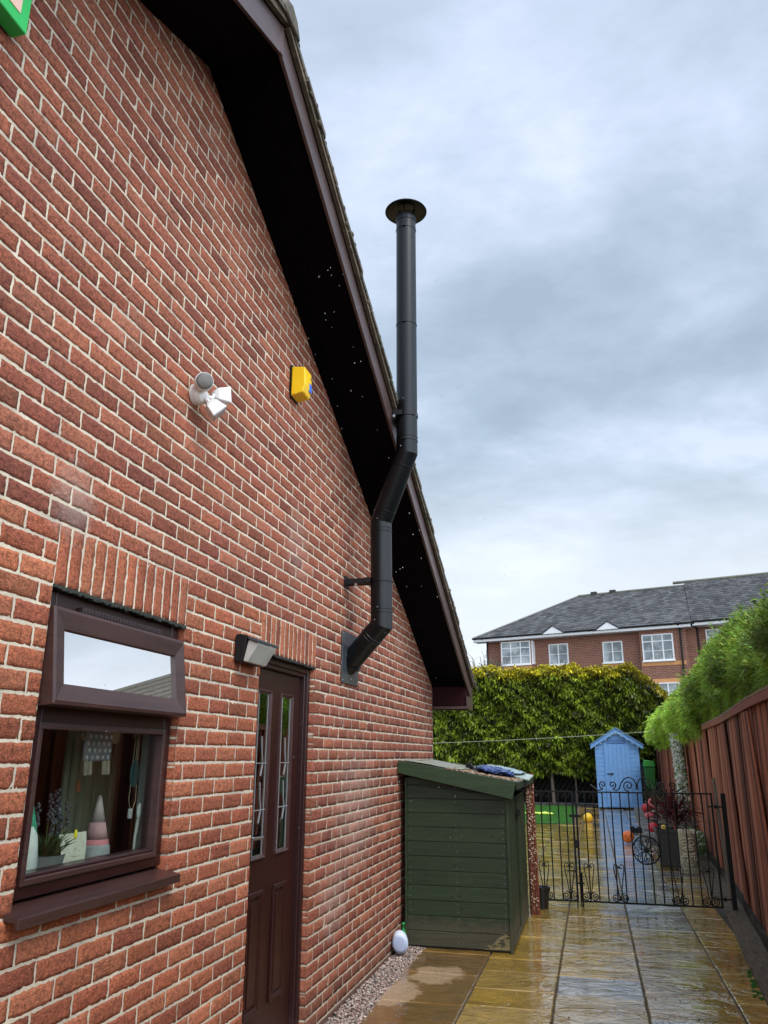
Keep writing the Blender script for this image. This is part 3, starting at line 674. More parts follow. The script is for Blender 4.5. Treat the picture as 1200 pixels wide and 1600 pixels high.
# wall bracket of lower pipe
bz = 1.325; bp = PB+lo*((bz-PB.z)/lo.z)
c_ = MB(); c_.box(.0095, .018, .60, .70, bz-.045, bz+.045)
for s in (-1, 1): c_.box(.018, bp.x-.05, bp.y+s*.028-.012-.0, bp.y+s*.028+.012, bz-.022, bz+.022)
c_.box(bp.x-.11, bp.x-.07, bp.y-.085, bp.y+.085, bz-.018, bz+.018)
c_.build('wall_bracket', mBlack, fl, bevel=.002)
band(bp, lo, pr+.006, .03, fl)
c_ = MB().tube([(.1, .655-.03, bz-.03), (.1, .655-.055, bz-.03)], .012, 6); c_.build('bolt', mSteel, fl)
bz = 2.62; bp = PD+up*((bz-PD.z)/up.z)
c_ = MB(); c_.box(.4215, .432, .44, .60, bz-.06+.0, bz+.03); c_.box(.432, bp.x-.02, .425, .45, bz-.02, bz+.02); c_.box(.432, bp.x-.02, .59, .615, bz-.02, bz+.02)
c_.build('eaves_bracket', mBlack, fl, bevel=.002); band(bp, up, pr+.006, .03, fl)
c_ = MB().tube([(.45, .42, bz-.045), (.45, .385, bz-.045)], .012, 6); c_.build('bolt', mSteel, fl)

# ------------------------------------------------------------------ things on the wall
# bulkhead lamp beside the door
t = empty('wall_lamp', (0, -1.13, .57)); tag(t, 'black wedge-shaped wall light with frosted glass beside the door head', 'wall light')
MB().prism([(.008, .50), (.008, .64), (.03, .645), (.075, .635), (.05, .50)], 1, -1.335, -1.06).build('housing', mBlack, t, bevel=.004)
MB().prism([(.0755, .6345), (.14, .612), (.138, .595), (.078, .615)], 1, -1.338, -1.057, (1, 1, 1)).build('hood', mPlate, t, bevel=.003)
MB().prism([(.052, .503), (.076, .613), (.136, .594), (.075, .497)], 1, -1.327, -1.07).build('diffuser', mat('frosted_glass', (.42, .42, .38), .25, .1), t, bevel=.006)
MB().tube([(.01, -1.0, .63), (.03, -.95, .64), (.05, -.93, .62), (.03, -.94, .60)], .003, 5).build('cable', mWhite, t)
# security light: white ball sensor and two lamp heads
t = empty('security_light', (0, -1.98, 1.72)); tag(t, 'white twin-head security light with round grey sensor on the upper brick wall', 'security light')
MY = Matrix.Rotation(R(90), 3, 'Y')
MB().lathe([(.052, 0), (.052, .03), (.045, .05), (.03, .06)], 28, (.004, -1.98, 1.72), M=MY).build('base', mWhite, t, smooth=False, bevel=.002)
MB().ball((.075, -2.03, 1.755), .045, 14, None, (1, 1, 1)).build('sensor', mWhite, t, smooth=True)
Mc = Vector((.55, -.72, -.2)).normalized().to_track_quat('Z', 'Y').to_matrix()
c0 = Vector((.075, -2.03, 1.755))
MB().lathe([(.043, .0), (.044, .035), (.0405, .038)], 28, c0, M=Mc).build('sensor_rim', mWhite, t)
MB().lathe([(.0395, .03), (.0400, .0440), (.032, .0475), (.001, .0485)], 28, c0, M=Mc).build('lens', mat('grey_lens', (.12, .11, .10), .35), t, smooth=True)
for (dv, c0) in ((Vector((.55, .75, .12)), Vector((.085, -1.93, 1.735))), (Vector((.50, .30, -.60)), Vector((.085, -1.97, 1.675)))):
    dv.normalize(); Mr = dv.to_track_quat('Z', 'Y').to_matrix(); q = MB(); n = 4
    prof = [(.022, -.005), (.042, .012), (.056, .060), (.060, .064), (.060, .074), (.054, .075)]
    q.lathe(prof, 4, c0, M=Mr @ Matrix.Rotation(R(45), 3, 'Z')); hd = q.build('lamp_head', mWhite, t, bevel=.005)
    MB().lathe([(.048, .0755), (.048, .078)], 4, c0, M=Mr @ Matrix.Rotation(R(45), 3, 'Z')).build('lamp_lens', mat('lamp_lens', (.3, .31, .32), .2), t)
MB().tube([(.05, -1.98, 1.71), (.085, -1.95, 1.705), (.09, -1.93, 1.735)], .012, 8).tube([(.05, -1.98, 1.71), (.085, -1.97, 1.675)], .012, 8).build('swivel_arm', mWhite, t)
# alarm box
t = empty('alarm_box', (0, -.52, 2.32)); tag(t, 'yellow burglar alarm box high on the brick wall near the eaves', 'alarm box')
MB().prism([(.012, 2.295), (.095, 2.315), (.112, 2.37), (.105, 2.495), (.012, 2.505)], 1, -.71, -.575).build('cover', mYellow, t, bevel=.008)
MB().box(.005, .013, -.715, -.57, 2.29, 2.515, (.3, .3, .3)).build('back_plate', mBlack, t)
MB().tube([(.104, -.595, 2.455), (.1085, -.595, 2.455)], .008, 16).build('strobe', mBlack, t)
MB().box(.108, .1125, -.63, -.585, 2.35, 2.41, (.05, .16, .65)).build('badge', mTintP, t)
# green box at the top left
t = empty('green_box', (0, -3.7, 2.55)); tag(t, 'bright green and peach box cut off by the top left corner', 'alarm box')
MB().box(.008, .07, -3.95, -3.455, 2.38, 2.95).build('cover', mat('bright_green', (.015, .50, .09), .4), t, bevel=.006)
MB().box(.0702, .073, -3.93, -3.50, 2.425, 2.93, (.85, .55, .42)).build('face_panel', mTintP, t)

# ------------------------------------------------------------------ things behind the window, on the inner sill
sz = WB+.0225
t = empty('garden_gnome', (-.2, -2.555, sz)); tag(t, 'gnome with tall green hat and white beard at the left of the window sill', 'gnome')
MB().lathe([(.042, 0), (.046, .03), (.045, .10), (.038, .13)], 20, (-.2, -2.555, sz), (.45, .45, .44)).build('body', mTintM, t, smooth=True)
MB().lathe([(.001, 0), (.02, .015), (.040, .07), (.043, .12), (.034, .17), (.01, .20)], 16, (-.172, -2.575, sz), (.75, .76, .70), (.6, .9)).build('beard', mTintM, t, smooth=True)
MB().lathe([(.045, .12), (.043, .14), (.030, .21), (.014, .275), (.002, .30)], 20, (-.2, -2.562, sz), (.05, .36, .22)).build('hat', mTintM, t, smooth=True)
t = empty('garden_gnome', (-.22, -2.09, sz)); tag(t, 'gnome with tall pink and white hat and grey body on the window sill', 'gnome')
MB().lathe([(.060, 0), (.062, .03), (.058, .085), (.05, .10)], 20, (-.22, -2.085, sz), (.30, .31, .31)).build('body', mTintM, t, smooth=True)
MB().lathe([(.052, .078), (.054, .09), (.048, .115)], 20, (-.22, -2.085, sz), (.60, .20, .22)).lathe([(.048, .115), (.038, .155), (.032, .18)], 20, (-.22, -2.085, sz), (.56, .31, .31)).lathe([(.032, .18), (.018, .235), (.008, .275), (.002, .285)], 20, (-.22, -2.085, sz), (.52, .41, .38)).build('hat', mTintM, t, smooth=True)
t = empty('plant_pot', (-.2, -2.42, sz)); tag(t, 'grey pot of lavender on the window sill behind the paper card', 'potted plant')
MB().lathe([(.062, 0), (.070, .04), (.078, .085), (.080, .09), (.070, .088), (.068, .07), (.001, .07)], 24, (-.2, -2.42, sz), (.16, .165, .16)).build('pot', mTintM, t, smooth=False)
n = 260; a = rng.uniform(0, 6.28, n); X = np.stack([-.2+.04*np.cos(a)*rng.random(n), -2.42+.05*np.sin(a)*rng.random(n), np.full(n, sz+.07)], 1)
D = np.stack([np.cos(a)*.45, np.sin(a)*.55, rng.uniform(.4, 1.3, n)], 1); T = np.array([.05, .085, .03])*rng.uniform(.5, 1.6, (n, 1))
V, Fq, T1 = leaves(X, D, rng.uniform(.05, .15, n), rng.uniform(.004, .009, n), T, .2)
o = npmesh('foliage', V, Fq, T1, mLeaf, t); o.matrix_parent_inverse = Matrix.Translation(-t.location); t_pot = t
q = MB()
for (yy, zt, dx) in ((-2.475, .245, 0), (-2.40, .215, .01), (-2.36, .26, 0), (-2.345, .285, -.02), (-2.32, .24, .02), (-2.38, .27, -.02), (-2.33, .20, 0)):
    q.tube([(-.2, -2.42+(yy+2.42)*.3, sz+.07), (-.2+dx, yy, sz+zt-.06)], .0015, 4, (.1, .2, .05))
    for k in range(16):
        q.ball((-.2+dx+random.uniform(-.009, .009), yy+random.uniform(-.009, .009), sz+zt-.07+k*.0055), .006, 4, (.085, .085, .10))
q.build('flower_spike', mTintM, t); t_pot.location.y -= .035; t_pot.scale = (1, 1, 1.06)
q = MB(); nseg = 8; P = []
for i in range(nseg+1):
    u = i/nseg; z = sz+.002+u*.158; xx = -.130-.03*u*u; P.append((xx, z, -2.436+u*.014, -2.305+u*.055))
vs = []; 
for xx, z, ya, yb in P: vs += [(xx, ya, z), (xx, yb, z), (xx-.001, ya, z), (xx-.001, yb, z)]
fs = []
for i in range(nseg):
    b_ = i*4; fs += [(b_, b_+1, b_+5, b_+4), (b_+3, b_+2, b_+6, b_+7), (b_+1, b_+3, b_+7, b_+5), (b_+2, b_, b_+4, b_+6)]
t = empty('paper_card', (-.14, -2.28, sz)); tag(t, 'curled cream paper card held by a yellow clip on the window sill', 'card')
q.add(vs, fs, (.62, .58, .46)); q.build('sheet', mTintM, t)
q = MB()
for i in range(26): 
    u = rng.uniform(.12, .7); yy = rng.uniform(-2.40, -2.32); q.box(-.1290-.03*u*u, -.1278-.03*u*u, yy, yy+.007, sz+u*.158, sz+u*.158+.002, (.33, .30, .25))
q.build('handwriting', mTintM, t)
MB().ball((-.150, -2.335, sz+.155), .012, 8, (.85, .75, .02), (.5, .6, 1.5)).build('clip', mTintP, t, smooth=True)
t = empty('hanging_sheep', (-.2, -2.16, .12)); tag(t, 'grey dimpled sheep ornament with cream legs hanging in the window', 'ornament')
MB().box(-.206, -.194, -2.245, -2.095, .018, .105, (.24, .25, .26)).build('body', mTintM, t, bevel=.014)
q = MB()
for r_ in range(4):
    for c2 in range(5):
        q.ball((-.193, -2.233+c2*.029+(r_ % 2)*.010, .030+r_*.021), .0065, 6, (.6, .6, .58), (.5, 1, 1))
q.build('dimples', mTintM, t, smooth=True)
for yy in (-2.228, -2.205, -2.128, -2.105): MB().tube([(-.2, yy, .020), (-.2, yy+.006, -.022)], .0075, 6, (.5, .41, .29)).build('leg', mTintM, t)
q = MB().box(-.204, -.196, -2.135, -2.058, .092, .128, (.34, .25, .15)); q.ball((-.197, -2.078, .10), .028, 8, (.36, .27, .17), (.3, 1, 1)); MB().tube([(-.2, -2.255, .10), (-.2, -2.264, .09), (-.2, -2.256, .082), (-.2, -2.246, .09)], .004, 5, (.42, .32, .2)).build('tail', mTintM, t)
q.build('head', mTintM, t, smooth=True)
MB().tube([(-.2, -2.16, .085), (-.2, -2.16, .2)], .001, 4, (.5, .5, .45)).build('thread', mTintM, t); t.scale = (1.3,)*3; t.location.z += .02
t = empty('dreamcatcher', (-.2, -1.86, .15)); tag(t, 'teal disc charm on cream cords hanging at the right of the window', 'ornament')
MB().lathe([(.001, -.003), (.044, -.003), (.046, 0), (.044, .003), (.001, .003)], 28, (-.2, -1.86, -.042), (.012, .06, .06), (1.25, .75), M=Matrix.Rotation(R(90), 3, 'Y')).build('disc', mTintP, t)
q = MB()
for s in (-.022, 0, .016): q.tube([(-.2, -1.86+s, .0), (-.2, -1.86+s*.5, .19)], .0016, 5, (.35, .3, .2))
for s in (-1, 1): q.tube([(-.2, -1.86+s*.022, -.08), (-.2, -1.86+s*.028, -.15), (-.2, -1.86+s*.008, -.19)], .0014, 5, (.35, .3, .2))
q.tube([(-.2, -1.895, .11), (-.19, -1.862, .13)], .003, 5, (.6, .55, .4)); q.build('cord', mTintM, t)
MB().box(-.205, -.195, -1.88, -1.855, -.225, -.185, (.4, .4, .4)).build('charm', mTintM, t, bevel=.003); t.location += Vector((.065, -.115, 0))
t = empty('spoon_ornament', (-.19, -1.81, sz)); tag(t, 'pale white spoon-shaped flower stick standing at the right of the sill', 'ornament')
MB().ball((-.19, -1.80, -.20), .018, 10, (.62, .66, .62), (.6, 1, 2.0)).build('bowl', mTintM, t, smooth=True)
MB().tube([(-.19, -1.825, sz), (-.19, -1.82, -.30), (-.19, -1.806, -.23)], [.004, .006, .008], 8, (.45, .47, .42)).build('handle', mTintM, t); t.location += Vector((.06, -.115, 0))
t = empty('copper_charm', (-.3, -2.12, -.09)); tag(t, 'small copper rectangular charm hanging below the sheep ornament', 'ornament')
MB().box(-.304, -.296, -2.14, -2.115, -.115, -.07, (.40, .13, .05)).build('plate', mTintP, t, bevel=.003); MB().tube([(-.3, -2.128, -.07), (-.3, -2.128, .2)], .0008, 4, (.2, .2, .2)).build('thread', mTintM, t)

# ------------------------------------------------------------------ green store beside the wall
st = empty('garden_store', (.54, 3.45, G)); tag(st, 'dark green timber garden store with sloping roof against the brick wall', 'shed')
def top_z(x): return -.155-(x-.065)*.172
q = MB(); zs = [G+.02+i*.1235 for i in range(13)]
for i in range(12):                                  # shiplap boards on the near end
    z0, z1 = zs[i], zs[i+1]-.004; xa, xb = .07, .985; 
    tz = min(z1, top_z(xb)); tl = min(z1, top_z(xa))
    sh = random.uniform(.9, 1.12); d_ = .004*(i % 2)
    q.prism([(xa, z0), (xb, z0), (xb, max(z0+.01, tz)), (xa, max(z0+.01, tl))], 1, 2.565-.001*random.random(), 2.58, (sh, sh*1.0, sh))
q.build('end_boarding', mGreenW, st, bevel=.003)
q = MB()
for i in range(11):
    for (x, s) in ((rng.uniform(.15, .9), 1), (rng.uniform(.15, .9), 1)):
        q.lathe([(.001, .0006), (.010*rng.uniform(.6, 1.4), .0004)], 10, (x, 2.5635, zs[i]+rng.uniform(.03, .09)), (.35, .3, .3), M=Matrix.Rotation(R(90), 3, 'X'))
q.build('knot', mGreenW, st)
q = MB()
for i in range(12):
    for x in (.10, .53, .955): q.lathe([(.001, .0006), (.0035, .0004)], 8, (x+rng.normal()*.004, 2.5625, zs[i]+.03+rng.normal()*.004), (1, 1, 1), M=Matrix.Rotation(R(90), 3, 'X')); q.lathe([(.001, .0006), (.0035, .0004)], 8, (x+rng.normal()*.004, 2.5625, zs[i]+.095+rng.normal()*.004), (1, 1, 1), M=Matrix.Rotation(R(90), 3, 'X'))
tag(q.build('nail_heads', mLead, st), kind='stuff')
q = MB().prism([(.075, G+.02), (1.0, G+.02), (1.0, top_z(1.0)), (.075, top_z(.075))], 1, 2.581, 2.60, (.5, .5, .5)).build('inner_panel', mGreenW, st)
for (a_, b_, c_, d_) in ((.985, 1.012, 2.553, 2.60), (.985, 1.012, 4.33, 4.37), (.05, .07, 2.553, 2.60)): MB().box(a_, b_, c_, d_, G, top_z(b_)-.01, (1.15, 1.15, 1.1)).build('corner_post', mGreenW, st, bevel=.003)
q = MB()
for i in range(15):
    y = 2.605+i*.115; sh = random.uniform(.75, 1.1); q.box(.99, 1.004+.003*(i % 2), y, y+.11, G+.06, top_z(1.0)-.03, (sh, sh, sh))
q.build('door_boarding', mGreenW, st, bevel=.003)
q = MB().box(1.005, 1.022, 3.40, 3.47, G+.06, top_z(1.)-.03).box(1.005, 1.018, 2.62, 4.3, G+.02, G+.07); q.build('door_batten', mGreenW, st, bevel=.003)
q = MB().box(1.02, 1.035, 3.2, 3.36, -.52, -.49).box(1.02, 1.04, 3.36, 3.40, -.535, -.475); q.build('latch', mBlack, st)
q = MB().box(.075, .985, 4.345, 4.36, G, -.33).box(.06, .075, 2.6, 4.36, G, -.19); q.build('back_boarding', mGreenW, st)
q = MB().box(.10, .98, 2.60, 4.33, G-.015, G+.03, (.35, .3, .25)); q.build('base_frame', mGreenW, st)
def rz(x): return -.002-(x+.06)*.162
q = MB().prism([(-.06+.065, rz(-.0)-.03), (1.10, rz(1.10)-.018), (1.10, rz(1.10)-.003), (-.06+.065, rz(0)-.012)], 1, 2.48, 4.45); q.build('roof_board', mGreenW, st)
q = MB().prism([(.012, rz(0)-.012+.002), (1.115, rz(1.115)-.001), (1.118, rz(1.118)+.006), (.012, rz(0)-.003)], 1, 2.47, 4.46, (1, 1, 1)); q.build('roof_felt', mat('roof_felt', (.10, .105, .09), .8, .2, 20, bump=.002, bscale=200), st)
q = MB().prism([(.004, -.120), (1.06, -.335), (1.10, rz(1.1)+.004), (.010, rz(0)+.006)], 1, 2.448, 2.469, (1.35, 1.35, 1.35)); q.build('roof_fascia', mGreenW, st, bevel=.003)
q = MB().box(1.10, 1.118, 2.45, 4.45, rz(1.1)-.06, rz(1.1)+.002); q.build('side_fascia', mGreenW, st, bevel=.003)
q = MB(); pts = [(.76, G+.02), (.985, G+.02), (.985, G+.135), (.93, G+.15), (.88, G+.11), (.83, G+.06), (.78, G+.045)]
q.prism(pts, 1, 2.5612, 2.5638); q.build('bare_patch', mat('bare_wood', (.21, .17, .085), .8, .45, 30, bump=.002, bscale=50, color2=(.03, .04, .02), c2pos=(.5, .6), stretch=(1, 1, 3)), st)
# things on the store roof
ms_ = MB(); P = []
nx, ny = 12, 6; vs = []
for i in range(nx+1):
    for j in range(ny+1):
        u = i/nx; v = j/ny; x = .03+u*.55; y = 2.62+v*1.5; z = rz(x)+.012+.035*max(0, u-.7)*3*(1-abs(v-.4))*abs(math.sin(v*7+1))+.006*math.sin(v*9+u*4)
        vs.append((x, y, z))
fs = [(i*(ny+1)+j, (i+1)*(ny+1)+j, (i+1)*(ny+1)+j+1, i*(ny+1)+j+1) for i in range(nx) for j in range(ny)]
ms_.add(vs, fs); o = ms_.build('felt_sheet', mat('grey_sheet', (.24, .25, .20), .6, .15, 10), smooth=True); so_ = o.modifiers.new('s', 'SOLIDIFY'); so_.thickness = .006; tag(o, 'loose grey sheet with a curled edge on the green store roof', 'roofing sheet')
t = empty('blue_bag', (.87, 3.2, -.13)); tag(t, 'crumpled blue and silver plastic bag lying on the green store roof', 'plastic bag')
def crumple(cx, cy, cz, lx, ly, lz, c, seed, n=20):
    r_ = np.random.default_rng(seed); mbb = MB(); prof = []
    vs = []; fs = []
    for i in range(n+1):
        th = PI*i/n
        for j in range(2*n):
            ph = PI*j/n; d = Vector((math.sin(th)*math.cos(ph), math.sin(th)*math.sin(ph), math.cos(th)))
            w = 1+.10*math.sin(5*ph+seed)*math.sin(4*th)+.07*r_.normal()
            vs.append((cx+d.x*lx*w, cy+d.y*ly*w, cz+d.z*lz*w-.162*d.x*lx*w))
    for i in range(n):
        for j in range(2*n): fs.append((i*2*n+j, i*2*n+(j+1) % (2*n), (i+1)*2*n+(j+1) % (2*n), (i+1)*2*n+j))
    return mbb.add(vs, fs, c)
mBag = mat('bag_film', (1, 1, 1), .18, .3, 14, bump=.01, bscale=35, spec=.7)
crumple(.84, 3.1, rz(.84)+.045, .19, .28, .038, (.015, .05, .20), 3).build('bag', mBag, t, smooth=True)
crumple(.90, 3.32, rz(.9)+.062, .20, .25, .030, (.30, .40, .42), 5).build('lining', mBag, t, smooth=True)
MB().add([(1.02, 3.1, rz(1.02)+.03), (1.17, 3.05, rz(1.1)+.01), (1.19, 3.4, rz(1.1)+.045), (1.04, 3.45, rz(1.02)+.06), (1.02, 3.1, rz(1.02)+.02), (1.17, 3.05, rz(1.1)+.0), (1.19, 3.4, rz(1.1)+.035), (1.04, 3.45, rz(1.02)+.05)], [(0, 1, 2, 3), (7, 6, 5, 4), (0, 4, 5, 1), (1, 5, 6, 2), (2, 6, 7, 3), (3, 7, 4, 0)], (.45, .55, .5)).build('loose_flap', mBag, t)
t = empty('rubber_clip', (.58, 3.2, -.08)); tag(t, 'small black plastic bracket between the sheet and the blue bag', 'bracket')
MB().tube([(.545, 3.2, rz(.54)+.02), (.55, 3.2, rz(.55)+.055), (.585, 3.2, rz(.585)+.06), (.61, 3.2, rz(.6)+.03)], .014, 8).box(.56, .585, 3.15, 3.25, rz(.58)+.0, rz(.58)+.05).build('clip_body', mBlack, t)
def lp():
    x = rng.uniform(.45, 1.1); y = rng.uniform(2.5, 3.1) if rng.random() < .8 else rng.uniform(2.5, 4.3); return (x, y, rz(x)+.008)
stones('leaf_litter', 1400, lp, .006, .015, [(.20, .10, .05), (.33, .24, .15), (.15, .07, .04), (.45, .37, .26)], 'brown leaf litter and chippings scattered on the store roof', 'leaf litter')
# red-brown netting panel at the far corner of the store
t = empty('rusty_screen', (1.10, 4.43, G)); tag(t, 'narrow red-brown screen flecked with cream leaning behind the green store', 'screen')
q = MB()
for i in range(4):
    xx = 1.035+i*.022; q.tube([(xx-.00, 4.44, -.16+.006*i), (xx+.015, 4.42, G)], .014, 8, (.9+.1*(i % 2), .85, .8))
q.box(1.02, 1.115, 4.445, 4.47, G, -.175); q.build('slats', mat('rust_brown', (.16, .045, .022), .7, .4, 25, bump=.004, bscale=60), t)
q = MB()
for i in range(330):
    z = rng.uniform(G+.05, -.17); s = (z-G)/1.43; x = 1.035+.015*(1-s)+abs(rng.normal())*.03 if rng.random() < .6 else 1.03+rng.random()*.085
    if z < -1.0 and rng.random() < .6: continue
    q.ball((min(x, 1.12), 4.405+rng.uniform(-.004, .006), z), rng.uniform(.004, .009), 4, (.62, .48, .34), (1, .5, .7))
tag(q.build('flecks', mTintM, t), kind='stuff')
# white ball and green bottle by the wall
t = empty('white_container', (.085, 2.30, G)); tag(t, 'pale round white plastic container on the gravel against the brick wall', 'container')
Mw = Matrix.Rotation(R(-8), 3, 'Y')
MB().ball((.085, 2.27, G+.085), .082, 16, (.62, .68, .78), (.75, .9, 1.05), Mw).build('body', mTintP, t, smooth=True)
MB().lathe([(.060, 0), (.062, .004), (.045, .008), (.001, .009)], 24, (.10, 2.20, G+.088), (.48, .56, .75), M=Matrix.Rotation(R(90), 3, 'X')).build('end_disc', mTintP, t, smooth=True); t.scale = (1.12,)*3; t.location.x -= .014
t = empty('green_bottle', (.05, 2.43, G)); tag(t, 'green bottle behind the white container at the foot of the wall', 'bottle')
MB().lathe([(.025, 0), (.028, .02), (.028, .13), (.012, .17), (.012, .20), (.015, .20), (.015, .22)], 16, (.06, 2.44, G), (.01, .25, .06)).build('glass', mTintP, t, smooth=True)
def gp2():
    return (rng.uniform(.85, 3.0), rng.uniform(-.2, 4.9), G+.003)
stones('grit', 90, gp2, .004, .009, [(.05, .03, .02), (.10, .05, .03), (.30, .25, .18)], 'dark leaf scraps and grit scattered over the wet paving', 'grit')
# seam clips and screws of the flue
for z in (.095, 1.12, 2.03):
    p_ = PD+up*z; MB().box(p_.x-.012, p_.x+.012, p_.y-pr-.014, p_.y-pr-.002, p_.z-.008, p_.z+.008).build('locking_clip', mBlack, fl, bevel=.002)
for (yy, zz_) in ((.59, .575), (.995, .575), (.59, .925), (.995, .925)): MB().tube([(.013, yy, zz_), (.016, yy, zz_)], .006, 8).build('screw', mLead, fl)
# black pot by the gate
t = empty('plant_pot', (1.13, 4.83, G)); tag(t, 'black plastic pot standing by the foot of the iron gate', 'pot')
MB().lathe([(.058, 0), (.062, .004), (.085, .19), (.093, .19), (.095, .225), (.088, .225), (.080, .19), (.001, .185)], 28, (1.13, 4.83, G), (.011, .011, .012)).build('pot', mTintP, t)

# ------------------------------------------------------------------ iron gates
def spiral(mb_, cx, cz, r, turns, start, dirn, y, rad=.0045, r1=.12, n=26):
    pts = []
    for i in range(n+1):
        u = i/n; a = start+dirn*turns*2*PI*u; rr = r*(1-u*(1-r1)); pts.append((cx+rr*math.cos(a), y, cz+rr*math.sin(a)))
    mb_.tube(pts, rad, 5); return pts
GY = 5.08; gz0, gz1 = G+.055, -.365
def heart(mb_, cx, y):
    for s in (-1, 1):
        spiral(mb_, cx+s*.052, gz0+.055, .050, 1.9, R(90), s, y, .0065)
        mb_.tube([(cx+s*.004, y, gz0+.02), (cx+s*.030, y, gz0+.20), (cx+s*.052, y, gz0+.33), (cx+s*.055, y, gz0+.375), (cx+s*.042, y, gz0+.405), (cx+s*.022, y, gz0+.400), (cx+s*.010, y, gz0+.375), (cx+s*.016, y, gz0+.355), (cx+s*.028, y, gz0+.357), (cx+s*.030, y, gz0+.372)], .006, 5)
    mb_.ball((cx, y, gz0+.06), .016, 6); mb_.ball((cx, y, gz0+.37), .012, 6)
def gate(name, x0, x1, bars, hearts, label, y):
    t = empty(name, (x0, y, G)); tag(t, label, 'gate', 'black iron garden gates')
    q = MB(); q.box(x0, x0+.022, y-.009, y+.009, gz0-.006, gz1+.012); q.box(x1-.022, x1, y-.009, y+.009, gz0-.006, gz1+.012); q.box(x0+.022, x1-.022, y-.008, y+.008, gz1-.006, gz1+.010); q.box(x0+.022, x1-.022, y-.008, y+.008, gz0-.008, gz0+.010)
    q.build('gate_frame', mBlack, t)
    for x in bars: MB().tube([(x, y, gz0), (x, y, gz1)], .0075, 8).build('bar', mBlack, t)
    for x in hearts:
        h = MB(); heart(h, x, y-.008); h.build('heart_scroll', mBlack, t)
    return t
gl_ = gate('iron_gate', 1.055, 1.527, [1.15, 1.25, 1.35, 1.44], [1.15, 1.44], 'narrow left leaf of the black iron gate beside the green store', GY)
gr_ = gate('iron_gate', 1.545, 3.075, [1.66+.1*i for i in range(14)], [1.66, 1.99, 2.63, 2.95], 'wide right leaf of the black iron gate with scrolled crest and wheel', GY)
q = MB(); y = GY; zr = gz1+.008
CX = 2.262
for s in (-1, 1):
    for ex in (.385, .275):
        cx = CX+s*ex; spiral(q, cx, zr+.078, .045, 1.4, R(-90), s if ex == .385 else -s, y, .0075)
    q.tube([(CX+s*.53, y, zr+.078), (CX+s*.50, y, zr+.055), (CX+s*.44, y, zr+.012), (CX+s*.385, y, zr+.03)], .0075, 5)
    # big arch sweeping over the larger scroll
    q.tube([(CX+s*.275, y, zr+.033), (CX+s*.235, y, zr+.012), (CX+s*.20, y, zr+.04), (CX+s*.175, y, zr+.10), (CX+s*.135, y, zr+.148), (CX+s*.085, y, zr+.165), (CX+s*.035, y, zr+.145), (CX+s*.005, y, zr+.09), (CX+s*.01, y, zr+.03)], .0075, 5)
    spiral(q, CX+s*.095, zr+.068, .062, 1.5, R(-90), s, y, .0075)
q.build('crest_scroll', mBlack, gr_)
q = MB(); wc = (2.31, -.98)
q.tube([(wc[0]+.15*math.cos(2*PI*i/40), y-.012, wc[1]+.15*math.sin(2*PI*i/40)) for i in range(41)], .0085, 6)
for k in range(8):
    a = 2*PI*k/8+.2; ca_, sa_ = math.cos(a), math.sin(a); pts = []
    for i in range(15):
        u = i/14; rr = .02+.128*u; off = .050*math.sin(PI*u**1.35)**.9 if u < .99 else 0; pts.append((rr, off))
    P = [(wc[0]+rr*ca_-of*sa_, y-.012, wc[1]+rr*sa_+of*ca_) for rr, of in pts]+[(wc[0]+rr*ca_+of*sa_, y-.012, wc[1]+rr*sa_-of*ca_) for rr, of in pts[::-1]]
    q.tube(P, .0052, 5)
    spiral(q, wc[0]+.098*ca_, wc[1]+.098*sa_, .022, 1.1, a, -1, y-.012, .004)
q.tube([(wc[0], y-.025, wc[1]), (wc[0], y, wc[1])], .026, 12); q.build('wheel', mBlack, gr_)
q = MB()
x = 1.93
while x < 3.06: q.box(x, x+.0022, y+.012, y+.0135, gz0, -1.10); x += .03
z = gz0
while z < -1.10: q.box(1.93, 3.06, y+.0145, y+.0155, z, z+.0022); z += .03
o = q.build('wire_mesh', mat('wire', (.06, .06, .06), .4), gr_)
q = MB(); q.tube([(1.556, GY-.02, -.80), (1.556, GY-.02, G+.0)], .007, 8); q.tube([(1.40, GY-.02, -1.22), (1.50, GY-.02, -1.225), (1.512, GY-.02, -1.24), (1.512, GY-.02, G-.01)], .007, 8); q.tube([(1.575, GY-.02, -1.24), (1.575, GY-.02, G-.01)], .008, 8)
q.box(1.50, 1.60, GY-.035, GY-.012, -1.36-.0, -1.345); q.build('drop_bolt', mBlack, gr_)
q = MB().box(1.47, 1.60, GY-.03, GY-.010, -.645, -.615).box(1.515, 1.555, GY-.035, GY-.011, -.98, -.89).tube([(1.60, GY-.02, -.62), (1.66, GY-.02, -.60)], .006, 6); q.build('latch', mBlack, gr_)
for z in (-.50, -1.46):
    MB().tube([(3.02, GY-.002, z), (3.17, GY-.002, z)], .009, 8).tube([(3.10, GY-.002, z-.02), (3.10, GY-.002, z+.02)], .014, 8).build('hinge', mBlack, gr_)
t = MB().box(3.165, 3.215, GY-.025, GY+.025, G-.05, -.355).build('gate_post', mBlack, bevel=.004); tag(t, 'square black gate post in front of the red-brown fence', 'post')
t = MB().box(3.13, 3.165, GY+.03, GY+.07, G-.03, -.19, rot=Matrix.Rotation(R(-2.4), 3, 'Y')).build('timber_stake', mat('weathered_stake', (.20, .15, .11), .8, .3, 30, stretch=(1, 1, .2), bump=.003)); tag(t, 'weathered pale timber stake just behind the black gate post', 'stake')

